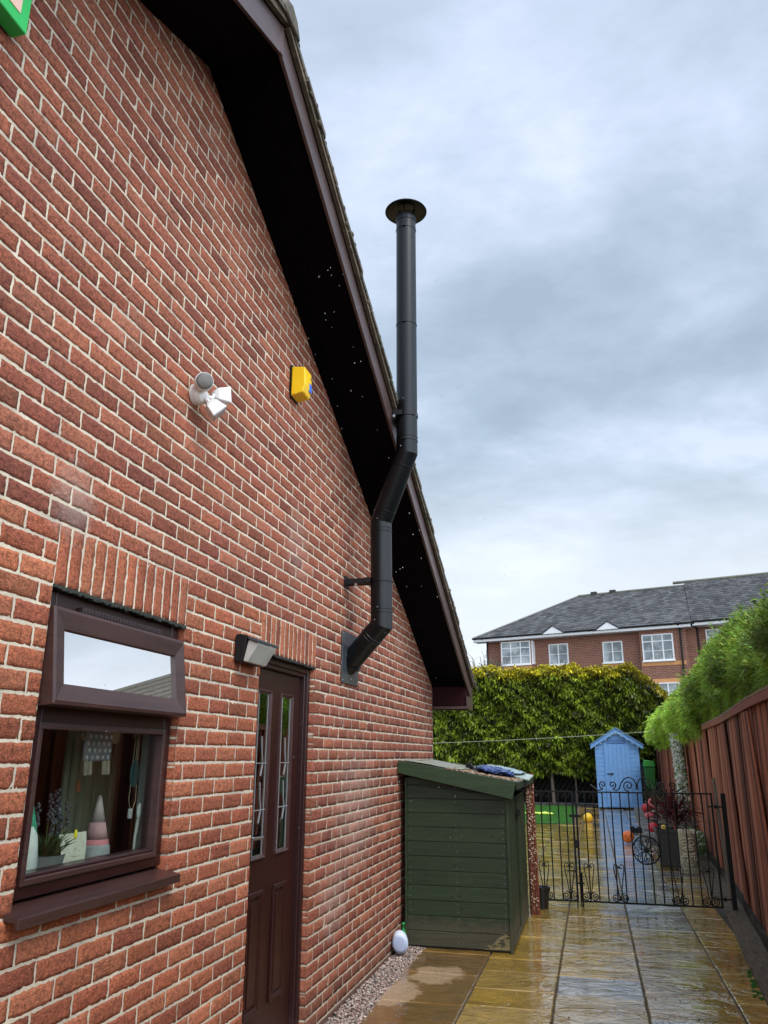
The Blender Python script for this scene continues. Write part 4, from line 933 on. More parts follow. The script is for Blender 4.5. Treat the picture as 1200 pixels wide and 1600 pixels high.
# ------------------------------------------------------------------ red-brown boundary fence
fe = empty('timber_fence', (3.36, 5.5, G)); tag(fe, 'tall red-brown stained board fence along the right side of the path', 'fence')
FT = .50
q = MB(); q2 = MB(); pl = [(.25, .076, .036), (.20, .055, .027), (.32, .105, .052), (.11, .031, .017), (.37, .145, .085), (.07, .021, .013)]
y = -9
while y < 25.5:
    w = random.choice([.05, .07, .09, .10, .125]); a = fx(y); b = fx(y+w); th = .014+random.random()*.006; c = random.choice(pl); k = random.uniform(.8, 1.15); c = tuple(v*k for v in c)
    lean = random.uniform(-.008, .008); zt = FT-.06
    o1 = random.choice([0, .004, .010, .018])
    q.add([(a-o1, y, G+.16), (a-o1-th*.3, y+w-.004, G+.16), (a+.02, y+w-.004, G+.16), (a+.02, y, G+.16), (a-o1, y+lean, zt), (a-o1-th*.3, y+w-.004+lean, zt), (a+.02, y+w-.004+lean, zt), (a+.02, y+lean, zt)],
          [(0, 1, 2, 3), (4, 7, 6, 5), (0, 4, 5, 1), (1, 5, 6, 2), (2, 6, 7, 3), (3, 7, 4, 0)], c)
    y += w+.002
q.build('boards', mFence, fe)
for yt in (-3.0, -.1, 2.65, 5.4, 8.3, 11.3, 14.6):          # groups of slanted boards
    q = MB()
    for i in range(4):
        w = .12; ya = yt-.3+i*.135; yb = ya-.62-.04*i; c = random.choice(pl[:5]); k = random.uniform(.9, 1.15); c = tuple(v*k for v in c); zt = FT-.075; z0 = G+.18
        a, b = fx(ya)-.030, fx(yb)-.030; th = .012+.003*(i % 2)
        q.add([(b, yb, z0), (fx(yb+w)-.030, yb+w, z0), (fx(ya+w)-.030, ya+w, zt), (a, ya, zt), (b-th, yb, z0), (fx(yb+w)-.030-th, yb+w, z0), (fx(ya+w)-.030-th, ya+w, zt), (a-th, ya, zt)],
              [(0, 1, 2, 3), (7, 6, 5, 4), (0, 4, 5, 1), (1, 5, 6, 2), (2, 6, 7, 3), (3, 7, 4, 0)], c)
    q.build('slanted_boards', mFence, fe, bevel=.003)
def runbox(mb_, ya, yb, o0, o1, z0, z1, c, step=1.83):
    y = ya
    while y < yb:
        y1_ = min(y+step, yb); a, b = fx(y), fx(y1_)
        mb_.add([(a+o0, y+.002, z0), (a+o1, y+.002, z0), (b+o1, y1_-.002, z0), (b+o0, y1_-.002, z0), (a+o0, y+.002, z1), (a+o1, y+.002, z1), (b+o1, y1_-.002, z1), (b+o0, y1_-.002, z1)],
                [(0, 3, 2, 1), (4, 5, 6, 7), (0, 1, 5, 4), (1, 2, 6, 5), (2, 3, 7, 6), (3, 0, 4, 7)], tuple(v*random.uniform(.85, 1.15) for v in c)); y = y1_
q = MB(); runbox(q, -9, 25.5, -.056, -.034, FT-.065, FT-.0, (.24, .095, .055)); runbox(q, -9, 25.5, -.055, .04, FT+.002, FT+.022, (.24, .14, .095)); q.build('capping_rail', mFence, fe, bevel=.003)
q = MB(); runbox(q, -9, 25.5, -.045, .02, G+.0, G+.155, (.13, .10, .075)); q.build('gravel_board', mWetKerb, fe, bevel=.005)
# climbing plant with white flowers
t = empty('climbing_plant', (3.6, 14.5, G)); tag(t, 'column of white flowers and leaves climbing the far end of the fence', 'climbing plant')
n = 5200; z = rng.uniform(G+.25, FT+.02, n); yc = 12.7; y = yc+rng.normal(size=n)*.20+.25*np.sin(z*3); X = np.stack([np.array([fx(v) for v in y])-.10-rng.random(n)*.16, y, z], 1)
D = rng.normal(size=(n, 3)); D[:, 0] -= 1; wh = rng.random(n) < .72; T = np.where(wh[:, None], np.array([.85, .87, .80]), np.array([.20, .30, .09]))*rng.uniform(.7, 1.1, (n, 1))
V, Fq, T1 = leaves(X, D, rng.uniform(.04, .075, n), rng.uniform(.03, .05, n), T, .3); o = npmesh('flowers', V, Fq, T1, mLeaf, t); o.matrix_parent_inverse = Matrix.Translation(-t.location)
q = MB()
for k in range(4): q.tube([(fx(12.7)-.08, 12.62+.07*k+.1*math.sin(k+zz_*3), zz_) for zz_ in np.linspace(G, FT, 9)], .012, 6)
q.build('stem', mBark, t)

# ------------------------------------------------------------------ feathery conifer hedge beyond the fence
hd = empty('conifer_hedge', (4.4, 10, G)); tag(hd, 'bright green feathery conifer hedge bulging over the top of the fence', 'hedge')
def lump(y, z): return .16*np.sin(y*1.7+z*1.3)+.12*np.sin(y*3.9-z*2.7+1)+.08*np.sin(y*7.3+z*5.1)
def htop(y): return np.interp(y, [-6, 2, 4, 6, 9, 12, 16, 20, 22.6], [1.02, 1.06, 1.30, 1.46, 1.42, 1.30, 1.26, 1.28, .9])
n = 135000; n2 = n
u = rng.random(n); y = -1+23.4*rng.random(n)**1.45; side = rng.random(n) < .62
zt = htop(y)+.10*np.sin(y*2.3)+.07*np.sin(y*5.7+.6)
fxy = np.interp(y, [-9, 2, 5.5, 11, 24, 27], [2.62, 3.10, 3.36, 3.62, 3.92, 3.98])
th = np.where(side, rng.uniform(0, 1, n), 1)
z = np.where(side, .38+th*(zt-.30-.38), 0.0)
bulge = np.interp(y, [2, 5, 9, 14, 22], [-.12, -.06, .08, .16, .20])+.12*np.sin(np.clip((z-.3)/(zt-.3), 0, 1)*PI*.8)
xs = fxy+.03-np.where(z < .56, .03, bulge)-lump(y, z)*.45
ang = rng.random(n)*PI*.5                             # rounded shoulder and top
X = np.where(side, xs, fxy+.34-.36*np.cos(ang)+rng.random(n)**1.5*.9*(ang > 1.2)-lump(y, zt)*.3); Z = np.where(side, z, zt-.32+.34*np.sin(ang)+rng.normal(size=n)*.03)
C = np.stack([X, y, Z], 1)+rng.normal(size=(n, 3))*.045
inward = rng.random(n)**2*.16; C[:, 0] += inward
nr = (y < 8.5) & (C[:, 2] < .75); C[nr, 0] = np.maximum(C[nr, 0], fxy[nr]+.05); C[nr, 2] = np.maximum(C[nr, 2], .57)
D = np.stack([-.9+rng.normal(size=n)*.45, -.45+rng.normal(size=n)*.6, .28+rng.normal(size=n)*.45], 1); D[~side, 2] += .9
clump = .5+.5*np.sin(y*2.9+np.sin(Z*4)*1.4)*np.sin(Z*5.3+y*.8)
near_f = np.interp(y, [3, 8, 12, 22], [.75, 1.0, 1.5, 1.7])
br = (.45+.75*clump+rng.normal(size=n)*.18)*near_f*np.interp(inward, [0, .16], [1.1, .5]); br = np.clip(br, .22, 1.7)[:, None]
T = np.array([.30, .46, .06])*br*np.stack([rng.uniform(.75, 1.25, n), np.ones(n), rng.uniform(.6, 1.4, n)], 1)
L = rng.uniform(.08, .19, n)*np.interp(y, [0, 4, 9, 14], [.42, .48, .66, .9])
Vs = []; Fs = []; Ts = []; base = 0
for k in range(2):                                    # two thin fronds per tuft
    Dk = D+rng.normal(size=(n, 3))*.35; V, Fq, T1 = leaves(C, Dk, L, L*rng.uniform(.10, .2, n), T*rng.uniform(.85, 1.15, (n, 1)), .28); Vs.append(V); Fs.append(Fq+base); Ts.append(T1); base += len(V)
o = npmesh('foliage', np.concatenate(Vs), np.concatenate(Fs), np.concatenate(Ts), mLeaf, hd); o.matrix_parent_inverse = Matrix.Translation(-hd.location)
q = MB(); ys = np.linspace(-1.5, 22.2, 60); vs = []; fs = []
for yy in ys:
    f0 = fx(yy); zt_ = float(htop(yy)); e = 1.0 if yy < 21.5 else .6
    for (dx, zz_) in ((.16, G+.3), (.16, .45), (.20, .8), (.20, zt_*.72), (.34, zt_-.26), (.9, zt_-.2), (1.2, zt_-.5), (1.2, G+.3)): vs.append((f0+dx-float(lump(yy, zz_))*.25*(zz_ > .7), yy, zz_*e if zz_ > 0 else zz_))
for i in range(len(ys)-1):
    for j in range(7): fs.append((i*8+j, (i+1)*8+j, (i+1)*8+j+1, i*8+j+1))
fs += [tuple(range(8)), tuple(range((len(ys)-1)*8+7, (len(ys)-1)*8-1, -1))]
q.add(vs, fs); q.build('dark_core', mHedgeCore, hd)  # solid dark core, its colour standing for shade inside the hedge
for yy in range(0, 22, 2): MB().tube([(fx(yy)+.6, yy, G-.05), (fx(yy)+.62, yy+.05, G+.6)], [.07, .05], 8).build('trunk', mBark, hd)

# ------------------------------------------------------------------ clipped hedge at the end of the garden
bh = empty('clipped_hedge', (.3, 26.0, G)); tag(bh, 'tall clipped dark green hedge with golden top across the garden end', 'hedge')
n = 46000; u = rng.random(n); xh = -9+14.0*rng.random(n)**.75
ztop = 3.10+.06*np.sin(xh*2.1)+.04*np.sin(xh*6.3); ztop = ztop-np.clip(xh-3.35, 0, 3)*.9; zbot = -.62+.12*np.sin(xh*2.7)
part = rng.random(n); front = part < .86
zc = zbot+(ztop-zbot)*rng.random(n)
def lump2(x, z): return .10*np.sin(x*3.1+z*2.2)+.08*np.sin(x*7.7-z*6.1)+.09*np.sin(z*14.5+x*2.2)*np.sin(x*8.2)
yc = 25.45-lump2(xh, zc); C = np.stack([xh, np.where(front, yc, 25.4+rng.random(n)*1.0), np.where(front, zc, ztop+rng.normal(size=n)*.06)], 1)
C[:, 1] += np.where(front, rng.random(n)**2*.22, 0)
D = np.stack([rng.normal(size=n)*.7, -.8+rng.normal(size=n)*.4, -.05+rng.normal(size=n)*.35], 1); D[~front, 2] += .9
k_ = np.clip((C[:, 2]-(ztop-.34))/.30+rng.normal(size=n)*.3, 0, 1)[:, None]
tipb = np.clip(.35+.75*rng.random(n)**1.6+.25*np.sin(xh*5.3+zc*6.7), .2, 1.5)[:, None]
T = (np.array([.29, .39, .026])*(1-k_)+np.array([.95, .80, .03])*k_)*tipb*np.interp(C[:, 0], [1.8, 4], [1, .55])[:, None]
T = T*np.clip(.75+.6*np.sin(xh*9+2*np.sin(zc*5))*np.sin(zc*13+xh*3), .35, 1.4)[:, None]  # clumped tint paints shaded gaps into the leaf colour
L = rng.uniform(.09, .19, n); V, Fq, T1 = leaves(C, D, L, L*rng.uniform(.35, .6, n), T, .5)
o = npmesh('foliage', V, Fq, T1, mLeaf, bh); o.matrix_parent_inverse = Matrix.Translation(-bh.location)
q = MB().box(-9, 3.25, 25.62, 26.5, -.45, 2.95).prism([(3.25, -.45), (4.9, -.45), (4.9, 1.4), (3.25, 2.9)], 1, 25.63, 26.5); q.build('dark_core', mHedgeCore, bh)  # plain dark block in place of the shaded hedge interior
xx = -8.6
while xx < 4: 
    w_ = random.uniform(.025, .06); MB().tube([(xx, 25.7, G-.05), (xx+random.uniform(-.08, .08), 25.65, -.3)], [w_*1.2, w_], 7, (1.3, 1.2, 1.1)).build('trunk', mBark, bh); xx += random.uniform(.55, 1.1)
# dark fence under the hedge, bed edging
df = empty('dark_fence', (0, 27, G)); tag(df, 'dark weathered slatted fence seen under the clipped hedge', 'fence')
q = MB(); xx = -9.0
while xx < 4.5:
    q.box(xx, xx+.10, 26.9, 26.93, G, .35, (1, 1, 1), rot=Matrix.Rotation(R(34), 3, 'Y')); xx += .19
q.build('slats', mat('dark_timber', (.035, .03, .026), .8, .4, 12), df)
MB().box(-9.5, 5, 26.95, 27.0, G, .3, (.4, .4, .4)).build('back_board', mat('dark_timber_back', (.012, .011, .01), .9, .3), df)
MB().box(-9.5, 5, 26.86, 26.9, -.35, -.25).build('rail', mat('dark_rail', (.03, .026, .022), .8, .3), df)
q = MB(); xx = -6.5
while xx < 1.6: q.box(xx, xx+.20, 24.72, 24.84, G-.05, G+.09+random.uniform(-.01, .01), (1+random.uniform(-.3, .3),)*3); xx += .215
t = q.build('bed_edging', mat('edging_brick', (.045, .04, .038), .8, .3, 10), bevel=.01); tag(t, 'low dark brick edging along the back of the lawn', 'edging')
# wispy shrub behind the hedge
t = empty('garden_shrub', (-2.6, 30, G)); tag(t, 'wispy grey-green shrub rising behind the clipped hedge below the building', 'shrub')
n = 2600; a = rng.uniform(0, 6.28, n); r_ = rng.random(n)**.5; X = np.stack([-2.3+1.15*r_*np.cos(a), 30+.8*r_*np.sin(a), 2.6+1.55*rng.random(n)*(1-r_*.5)], 1); D = rng.normal(size=(n, 3)); D[:, 2] += .5
T = np.array([.07, .10, .05])*rng.uniform(.5, 1.5, (n, 1)); V, Fq, T1 = leaves(X, D, rng.uniform(.08, .22, n), rng.uniform(.02, .05, n), T, .3); o = npmesh('foliage', V, Fq, T1, mLeaf, t); o.matrix_parent_inverse = Matrix.Translation(-t.location)
q = MB()
for i in range(16):
    a = rng.uniform(-1, 1); q.tube([(-2.4, 30, G), (-2.4+a*.4, 30, 2.2), (-2.5+a*1.1, 30, 3.7+rng.random()*.5), (-2.6+a*1.7, 30, 4.0+rng.random()*.5)], [.05, .03, .012, .005], 5)
q.build('trunk', mBark, t)

# ------------------------------------------------------------------ blue shed
bs = empty('garden_shed', (2.6, 24, G)); tag(bs, 'small sky blue timber shed with pointed roof against the hedge', 'shed')
bx0, bx1, by = 1.87, 3.27, 23.6
q = MB(); z = G+.05
while z < .33: q.box(bx0, bx1, by+.01+.004*0, by+.03, z, min(z+.135, .34)); z += .14
q.prism([(bx0, .34), (bx1, .34), ((bx0+bx1)/2, .86)], 1, by+.012, by+.03); q.box(bx0, bx0+.02, by+.03, by+1.6, G, .40); q.box(bx1-.02, bx1, by+.03, by+1.6, G, .40)
q.build('walls', mBlueW, bs, bevel=.004)
q = MB()
for i in range(6): q.box(2.16+i*.135, 2.16+i*.135+.131, by-.012, by+.008, G+.08, .42)
q.build('door', mBlueW, bs, bevel=.004)
q = MB().box(2.22, 2.42, by-.03, by-.013, -.52, -.49).tube([(2.36, by-.05, -.505), (2.36, by-.012, -.505)], .03, 10); q.build('handle', mBlack, bs)
q = MB().box(2.28, 2.85, by-.008, by+.009, .46, .58, (.45, .5, .6)); q.build('vent_panel', mBlueW, bs)
q = MB()
for s in (-1, 1):
    cx = (bx0+bx1)/2
    q.prism([(cx, .94), (cx+s*.84, .40), (cx+s*.84, .27), (cx, .80)][::s], 1, by-.09, by-.065)
q.build('barge_board', mBlueW, bs, bevel=.004)
q = MB()
for s in (-1, 1): q.prism([(cx, .975), (cx+s*.87, .42), (cx+s*.87, .40), (cx, .95)][::s], 1, by-.12, by+1.7, (1, 1, 1))
q.build('roof', mat('shed_felt', (.13, .25, .42), .8, .2), bs)
q = MB()
for i in range(9):
    s = -1 if i < 4 else 1; u = abs(i-4)/4.5; q.ball((cx+s*u*.75, by-.1, .80-u*.52), .011, 5, (.8, .8, .75), (1, 1, 1.6))
q.build('fairy_light', mTintP, bs, smooth=True)
# bins, planting and ornaments behind the gate
t = empty('green_bin', (3.52, 23.9, G)); tag(t, 'green plastic bin between the blue shed and the fence', 'bin')
MB().prism([(3.36, -.9), (3.72, -.9), (3.76, -.18), (3.34, -.18)], 1, 23.3, 23.8).build('body', mat('bin_green', (.012, .13, .015), .4), t, bevel=.02)
MB().prism([(3.32, -.17), (3.78, -.17), (3.75, .02), (3.36, .06)], 1, 23.27, 23.83).build('lid', mat('bin_lid', (.03, .26, .03), .4), t, bevel=.02)
MB().prism([(3.40, G), (3.70, G), (3.72, -.9), (3.36, -.9)], 1, 23.3, 23.8).build('stand', mBlack, t); t.scale = (.8, 1, .93)
t = empty('planter', (2.95, 9.1, G)); tag(t, 'large dark grey planter in the middle of the path edge', 'planter')
MB().lathe([(.27, 0), (.30, .03), (.345, .50), (.36, .50), (.36, .55), (.33, .55), (.31, .47), (.001, .46)], 4, (2.92, 9.15, G), (.045, .040, .036), M=Matrix.Rotation(R(45), 3, 'Z')).build('tub', mTintM, t, bevel=.02)
q = MB().box(2.72, 3.12, 8.95, 9.35, G+.46, G+.50); q.build('compost', mSoil, t)
t = empty('cordyline', (2.98, 9.2, G+.48)); tag(t, 'dark red spiky cordyline growing in the grey planter', 'plant')
q = MB().tube([(2.98, 9.2, G+.40), (2.99, 9.2, G+.62), (3.0, 9.18, G+.85)], [.035, .03, .025], 8, (.35, .1, .08)); q.build('stem', mTintM, t)
n = 190; a = rng.uniform(0, 6.28, n); el = rng.uniform(.1, 1.5, n); X = np.tile([3.0, 9.18, G+.85], (n, 1))+rng.normal(size=(n, 3))*.02; X[:, 2] -= rng.random(n)*.3
D = np.stack([np.cos(a)*np.cos(el), np.sin(a)*np.cos(el), np.sin(el)], 1); T = np.array([.10, .018, .018])*rng.uniform(.4, 1.5, (n, 1)); V, Fq, T1 = leaves(X, D, rng.uniform(.3, .62, n), rng.uniform(.018, .03, n), T, .22)
o = npmesh('foliage', V, Fq, T1, mLeaf, t); o.matrix_parent_inverse = Matrix.Translation(-t.location)
t = empty('stone_totem', (3.07, 8.2, G)); tag(t, 'cream carved stone face column standing beside the dark planter', 'statue')
q = MB(); H = .565; X0 = 3.06; Yc = 8.25
q.lathe([(.145, 0), (.155, .02), (.150, .07), (.125, .09), (.122, .20), (.128, .40), (.132, H-.03), (.125, H)], 20, (X0, Yc, G), (1, 1, 1), (1, .85)); q.build('column', mat('cream_stone', (.30, .26, .17), .85, .35, 14, bump=.01, bscale=35, color2=(.10, .09, .065), c2pos=(.5, .7)), t, smooth=False, bevel=.006)
mSt = mat('cream_stone_lit', (.55, .48, .33), .85, .25, 20, bump=.004, bscale=60)  # same stone, paler than the column: carving light and shade put in by colour
q = MB()
for k in range(8):
    a = 2*PI*k/8; q.box(X0+.108*math.cos(a)-.026, X0+.108*math.cos(a)+.026, Yc+.09*math.sin(a)-.02, Yc+.09*math.sin(a)+.02, G+H-.01, G+H+.045)
q.build('crown', mSt, t, bevel=.006)
q = MB()
def arc(cx, cz, rx, rz_, a0, a1, rad=.010):
    P = []
    for i in range(13):
        a = a0+(a1-a0)*i/12; xx = cx+rx*math.cos(a); dxx = xx-X0; yy = Yc-.85*math.sqrt(max(.0001, .13**2-dxx*dxx))-.004; P.append((xx, yy, G+cz+rz_*math.sin(a)))
    q.tube(P, rad, 6)
for s in (-1, 1): arc(X0+s*.048, .43, .034, .026, 0, 2*PI, .009); arc(X0+s*.050, .475, .045, .02, 0, PI, .009)
arc(X0, .355, .07, .022, 0, 2*PI, .011); arc(X0, .30, .085, .03, PI, 2*PI, .012); arc(X0, .27, .08, .03, PI, 2*PI, .009); arc(X0, .19, .03, .025, 0, 2*PI, .009); arc(X0, .15, .05, .02, PI, 2*PI, .009); arc(X0, .40, .02, .04, PI, 2*PI, .010)
for s in (-1, 1): arc(X0+s*.085, .22, .018, .03, 0, 2*PI, .008)
q.build('carved_face', mSt, t, smooth=True)
def ball(name, p, r, c, lab, cat='ball', rings=True):
    t = empty(name, (p[0], p[1], G)); tag(t, lab, cat); MB().ball(p, r, 14, c, (1, 1, .95)).build('shell', mTintP, t, smooth=True); return t
t = ball('toy_ball', (2.36, 12.5, G+.12), .12, (.78, .16, .015), 'orange ball lying on the wet grey paving beyond the gate')
q = MB(); 
for dx, dz in ((-.045, .03), (.045, .03), (0, -.02)): q.ball((2.36+dx, 12.5-.115, G+.12+dz), .018, 6, (.45, .06, .01), (1, .4, 1))
q.build('printed_spot', mTintP, t)
t = ball('toy_ball', (1.56, 17.8, G+.11), .12, (.80, .48, .02), 'yellow ball on the ochre path beside the lawn')
t = ball('garden_ball', (2.93, 13.8, G+.20), .115, (.50, .018, .03), 'glossy red ball at the bed edge above the gate wheel', 'ball')
t = ball('garden_ball', (3.10, 18.8, G+.32), .13, (.50, .018, .03), 'smaller looking red ball further back near the blue shed', 'ball')
t = ball('garden_ball', (2.78, 9.0, G+.57), .0, (0, 0, 0), 'x') if False else None
t = empty('flamingo_ornament', (3.05, 16.2, G)); tag(t, 'pink flamingo ornament standing in the bed between the red balls', 'ornament')
MB().ball((3.02, 16.2, G+.30), .09, 10, (.75, .12, .14), (1.3, .8, .8)).build('body', mTintP, t, smooth=True)
MB().tube([(3.08, 16.2, G+.34), (3.14, 16.2, G+.42), (3.12, 16.2, G+.50), (3.05, 16.2, G+.55), (3.02, 16.2, G+.60), (3.06, 16.2, G+.66), (3.10, 16.2, G+.63)], [.03, .025, .022, .022, .024, .028, .012], 8, (.78, .16, .17)).build('neck', mTintP, t, smooth=True)
MB().tube([(3.02, 16.2, G), (3.02, 16.2, G+.25)], .008, 6, (.3, .1, .1)).build('leg', mTintP, t)
t = empty('yellow_lantern', (2.87, 8.9, G+.5)); tag(t, 'small yellow cube lantern on the rim of the dark planter', 'lantern')
MB().box(2.76, 2.82, 8.88, 8.94, G+.555, G+.615, (.80, .56, .10)).build('case', mTintP, t, bevel=.01); MB().box(2.775, 2.805, 8.876, 8.88, G+.575, G+.60, (.4, .25, .05)).build('opening', mTintP, t)
# low planting along the foot of the fence
for i, (yy, h_, lab, c) in enumerate([(10.4, .45, 'leafy green plant with white blooms just behind the carved column', (.12, .20, .05)), (12.0, .55, 'grey spiky grass clump against the fence behind the planter', (.16, .15, .11)), (15.0, .6, 'dark purple-leaved shrub below the white climber', (.07, .03, .03)), (18.0, .8, 'dark brown twiggy shrub close to the blue shed', (.09, .055, .035)), (20.8, .9, 'dark green bushy shrub filling the corner by the fence', (.035, .06, .02))]):
    t = empty('garden_plant', (fx(yy)-.3, yy, G)); tag(t, lab, 'plant'); n = 700; a = rng.uniform(0, 6.28, n); r_ = rng.random(n)**.5*.34; X = np.stack([fx(yy)-.36+r_*np.cos(a)*.8, yy+r_*np.sin(a)*2.2, G+.05+rng.random(n)*h_*.7], 1)
    D = np.stack([np.cos(a)*.6, np.sin(a)*.6, rng.uniform(.2, 1.3, n)], 1); T = np.array(c)*rng.uniform(.4, 1.7, (n, 1))
    if i in (0, 2): w = rng.random(n) < .16; T[w] = np.array([.6, .62, .52])
    V, Fq, T1 = leaves(X, D, rng.uniform(.08, .24, n), rng.uniform(.02, .05, n), T, .3); o = npmesh('foliage', V, Fq, T1, mLeaf, t); o.matrix_parent_inverse = Matrix.Translation(-t.location)
    q = MB()
    for k in range(6): q.tube([(fx(yy)-.36, yy, G), (fx(yy)-.36+rng.normal()*.12, yy+rng.normal()*.25, G+h_*.9)], [.012, .004], 5)
    q.build('stem', mBark, t)
q = MB(); y = 12.8
while y < 22.5: q.box(fx(y)-.95, fx(y)-.72, y, y+.42, G-.02, G+.12+random.uniform(-.02, .03), (1+random.uniform(-.3, .3),)*3); y += .45
t = q.build('stone_edging', mat('edging_stone', (.17, .16, .145), .8, .3, 10, bump=.01), bevel=.03); tag(t, 'grey stones edging the bed along the fence beyond the planter', 'edging')
q = MB().box(2.5, 2.95, 14.9, 15.0, G, G+.10).ball((2.55, 14.95, G+.08), .06, 6).ball((2.68, 14.95, G+.08), .055, 6); t = q.build('bird_ornament', mBlack); tag(t, 'small dark ornament on the paving by the bed edge', 'ornament')
t = MB().tube([(3.30, 21.2, G), (3.22, 21.8, -.15)], .03, 8).build('garden_pole', mBlack); tag(t, 'black pole leaning beside the right side of the blue shed', 'pole')
q = MB()
for i in range(5): q.ball((-.15+.16*i, 19.9+.1*(i % 2), G+.05), .08+.02*(i % 2), 6, (.55, .72, .10), (1.2, 1, .5))
t = q.build('garden_toy', mTintP, smooth=True); tag(t, 'pale yellow-green toy lying on the lawn', 'toy')
q = MB().tube([(1.23+.0, 16.9, G), (1.23, 17.0, G)], .01, 4); 
t = MB().box(1.20, 1.27, 16.9, 24.7, G-.02, G+.03).build('lawn_edging', mWetKerb, bevel=.006); structure(t)
# washing line
t = MB().tube([(-4+i*.52, 16, .245+.0*i+.0009*(i-7)**2+.0245*i) for i in range(15)], .006, 6, (.30, .34, .26)).build('washing_line', mTintP); tag(t, 'pale washing line stretched across the garden in front of the hedge', 'washing line')

# ------------------------------------------------------------------ brick apartment building beyond the garden
ab = empty('apartment_building', (2, 46, G)); tag(ab, 'red brick apartment building with grey tiled roof and white windows beyond the hedge', 'building')
A0 = Vector((-4.778, 48.376, 0)); du = Vector((.94797532, -.31834382, 0)); dn = Vector((.31834382, .94797532, 0))
TM = Matrix((( du.x, dn.x, 0, A0.x), (du.y, dn.y, 0, A0.y), (0, 0, 1, 0), (0, 0, 0, 1)))
def bld(mb_, name, m_, parent=ab, **k):
    mb_.v = [tuple(TM @ Vector(v)) for v in mb_.v]; return mb_.build(name, m_, parent, **k)
def flat_brick():
    M = bpy.data.materials.new('distant_brick'); M.use_nodes = True; t = M.node_tree; b = t.nodes['Principled BSDF']; g = N(t, 'ShaderNodeTexCoord')
    mpn = N(t, 'ShaderNodeMapping', vector_type='POINT'); t.links.new(g.outputs['Object'], mpn.inputs[0]); sp = N(t, 'ShaderNodeSeparateXYZ'); t.links.new(mpn.outputs[0], sp.inputs[0]); cb = N(t, 'ShaderNodeCombineXYZ')
    t.links.new(sp.outputs[0], cb.inputs[0]); t.links.new(sp.outputs[2], cb.inputs[1]); br_ = N(t, 'ShaderNodeTexBrick'); t.links.new(cb.outputs[0], br_.inputs['Vector'])
    for k, v in dict(Scale=1.0).items(): br_.inputs[k].default_value = v
    br_.inputs['Brick Width'].default_value = .3; br_.inputs['Row Height'].default_value = .1; br_.inputs['Mortar Size'].default_value = .012; br_.inputs['Bias'].default_value = 0
    br_.inputs['Color1'].default_value = (.25, .085, .05, 1); br_.inputs['Color2'].default_value = (.16, .055, .038, 1); br_.inputs['Mortar'].default_value = (.30, .22, .16, 1)
    a = N(t, 'ShaderNodeVertexColor', layer_name='tint'); t.links.new(mixc(t, 1.0, br_.outputs[0], a.outputs[0], 'MULTIPLY'), b.inputs['Base Color']); b.inputs['Roughness'].default_value = .9; return M
mDB = flat_brick()
def roof_mat():
    M = bpy.data.materials.new('slate_tiles'); M.use_nodes = True; t = M.node_tree; b = t.nodes['Principled BSDF']
    a = N(t, 'ShaderNodeVertexColor', layer_name='tint'); g = N(t, 'ShaderNodeTexCoord')
    c = mixc(t, 1.0, a.outputs[0], ramp(t, noise(t, g.outputs['Object'], 1.6, 6, .7), [(.3, (.7, .7, .72)), (.7, (1.3, 1.3, 1.25))]), 'MULTIPLY')
    t.links.new(c, b.inputs['Base Color']); b.inputs['Roughness'].default_value = .6; return M
mRoof = roof_mat(); EA = 7.38
q = MB().box(.25, 13.5, 0, 9, G, EA-.02); q.box(13.5, 26, .15, 9.4, G, EA+.0)
q.box(1.35, 3.55, -.4, 0, G, EA-.03); q.box(10.35, 13.0, -.4, 0, G, EA-.03)
bld(q, 'wall', mDB)
q = MB()
for (a, b, z) in ((1.4, 3.5, 5.36), (4.5, 5.9, 5.28), (7.95, 9.3, 5.25), (10.4, 12.9, 5.10), (10.4, 12.9, 4.12)):
    v0 = -.42 if a in (1.4, 10.4) else -.02; q.box(a, b, v0, v0+.03, z, z+.22, (.62, .30, .12))
bld(q, 'brick_band', mat('orange_brick', (.95, .95, .95), .85, .2, 8))
mUP = mat('white_window_frame', (.75, .76, .76), .4); mFar = mat('far_glass', (.16, .19, .20), .08, .35, 1.5, color2=(.38, .42, .42), c2pos=(.45, .6))
def awin(u0, u1, z0, z1, v, nc, toph=0, mid=None):
    f = MB(); w = .07; f.box(u0, u0+w, v-.05, v+.02, z0, z1); f.box(u1-w, u1, v-.05, v+.02, z0, z1); f.box(u0+w, u1-w, v-.052, v+.02, z0, z0+w); f.box(u0+w, u1-w, v-.052, v+.02, z1-w, z1)
    for i in range(1, nc): x = u0+(u1-u0)*i/nc; f.box(x-.035, x+.035, v-.048, v+.02, z0+w, z1-w)
    if toph: f.box(u0+w, u1-w, v-.046, v+.02, z1-toph-.03, z1-toph+.03)
    if mid: f.box(u0+w, u1-w, v-.044, v+.02, mid-.015, mid+.015)
    f.box(u0-.05, u1+.05, v-.10, v+.02, z0-.06, z0-.002)
    wf = bld(f, 'window', mUP); p = MB().box(u0+w, u1-w, v-.02, v-.012, z0+w, z1-w); bld(p, 'pane', mFar, wf)
awin(1.47, 3.48, 5.60, 7.08, -.42, 3, .42, 6.15); awin(4.55, 5.82, 5.50, 6.80, -.02, 2, 0, 6.15); awin(8.0, 9.22, 5.45, 6.72, -.02, 2, 0, 6.1)
awin(10.50, 12.28, 5.38, 6.92, -.42, 3, .42, 5.95); awin(10.50, 12.4, 2.9, 4.12, -.42, 3, 0, None); awin(14.0, 15.9, 5.5, 7.05, .13, 3, .45, 6.0); awin(1.47, 3.48, 2.9, 4.2, -.42, 3)
q = MB().box(3.55, 3.62, -.40, 0, 5.6, 7.08); bld(q, 'bay_return', mUP)
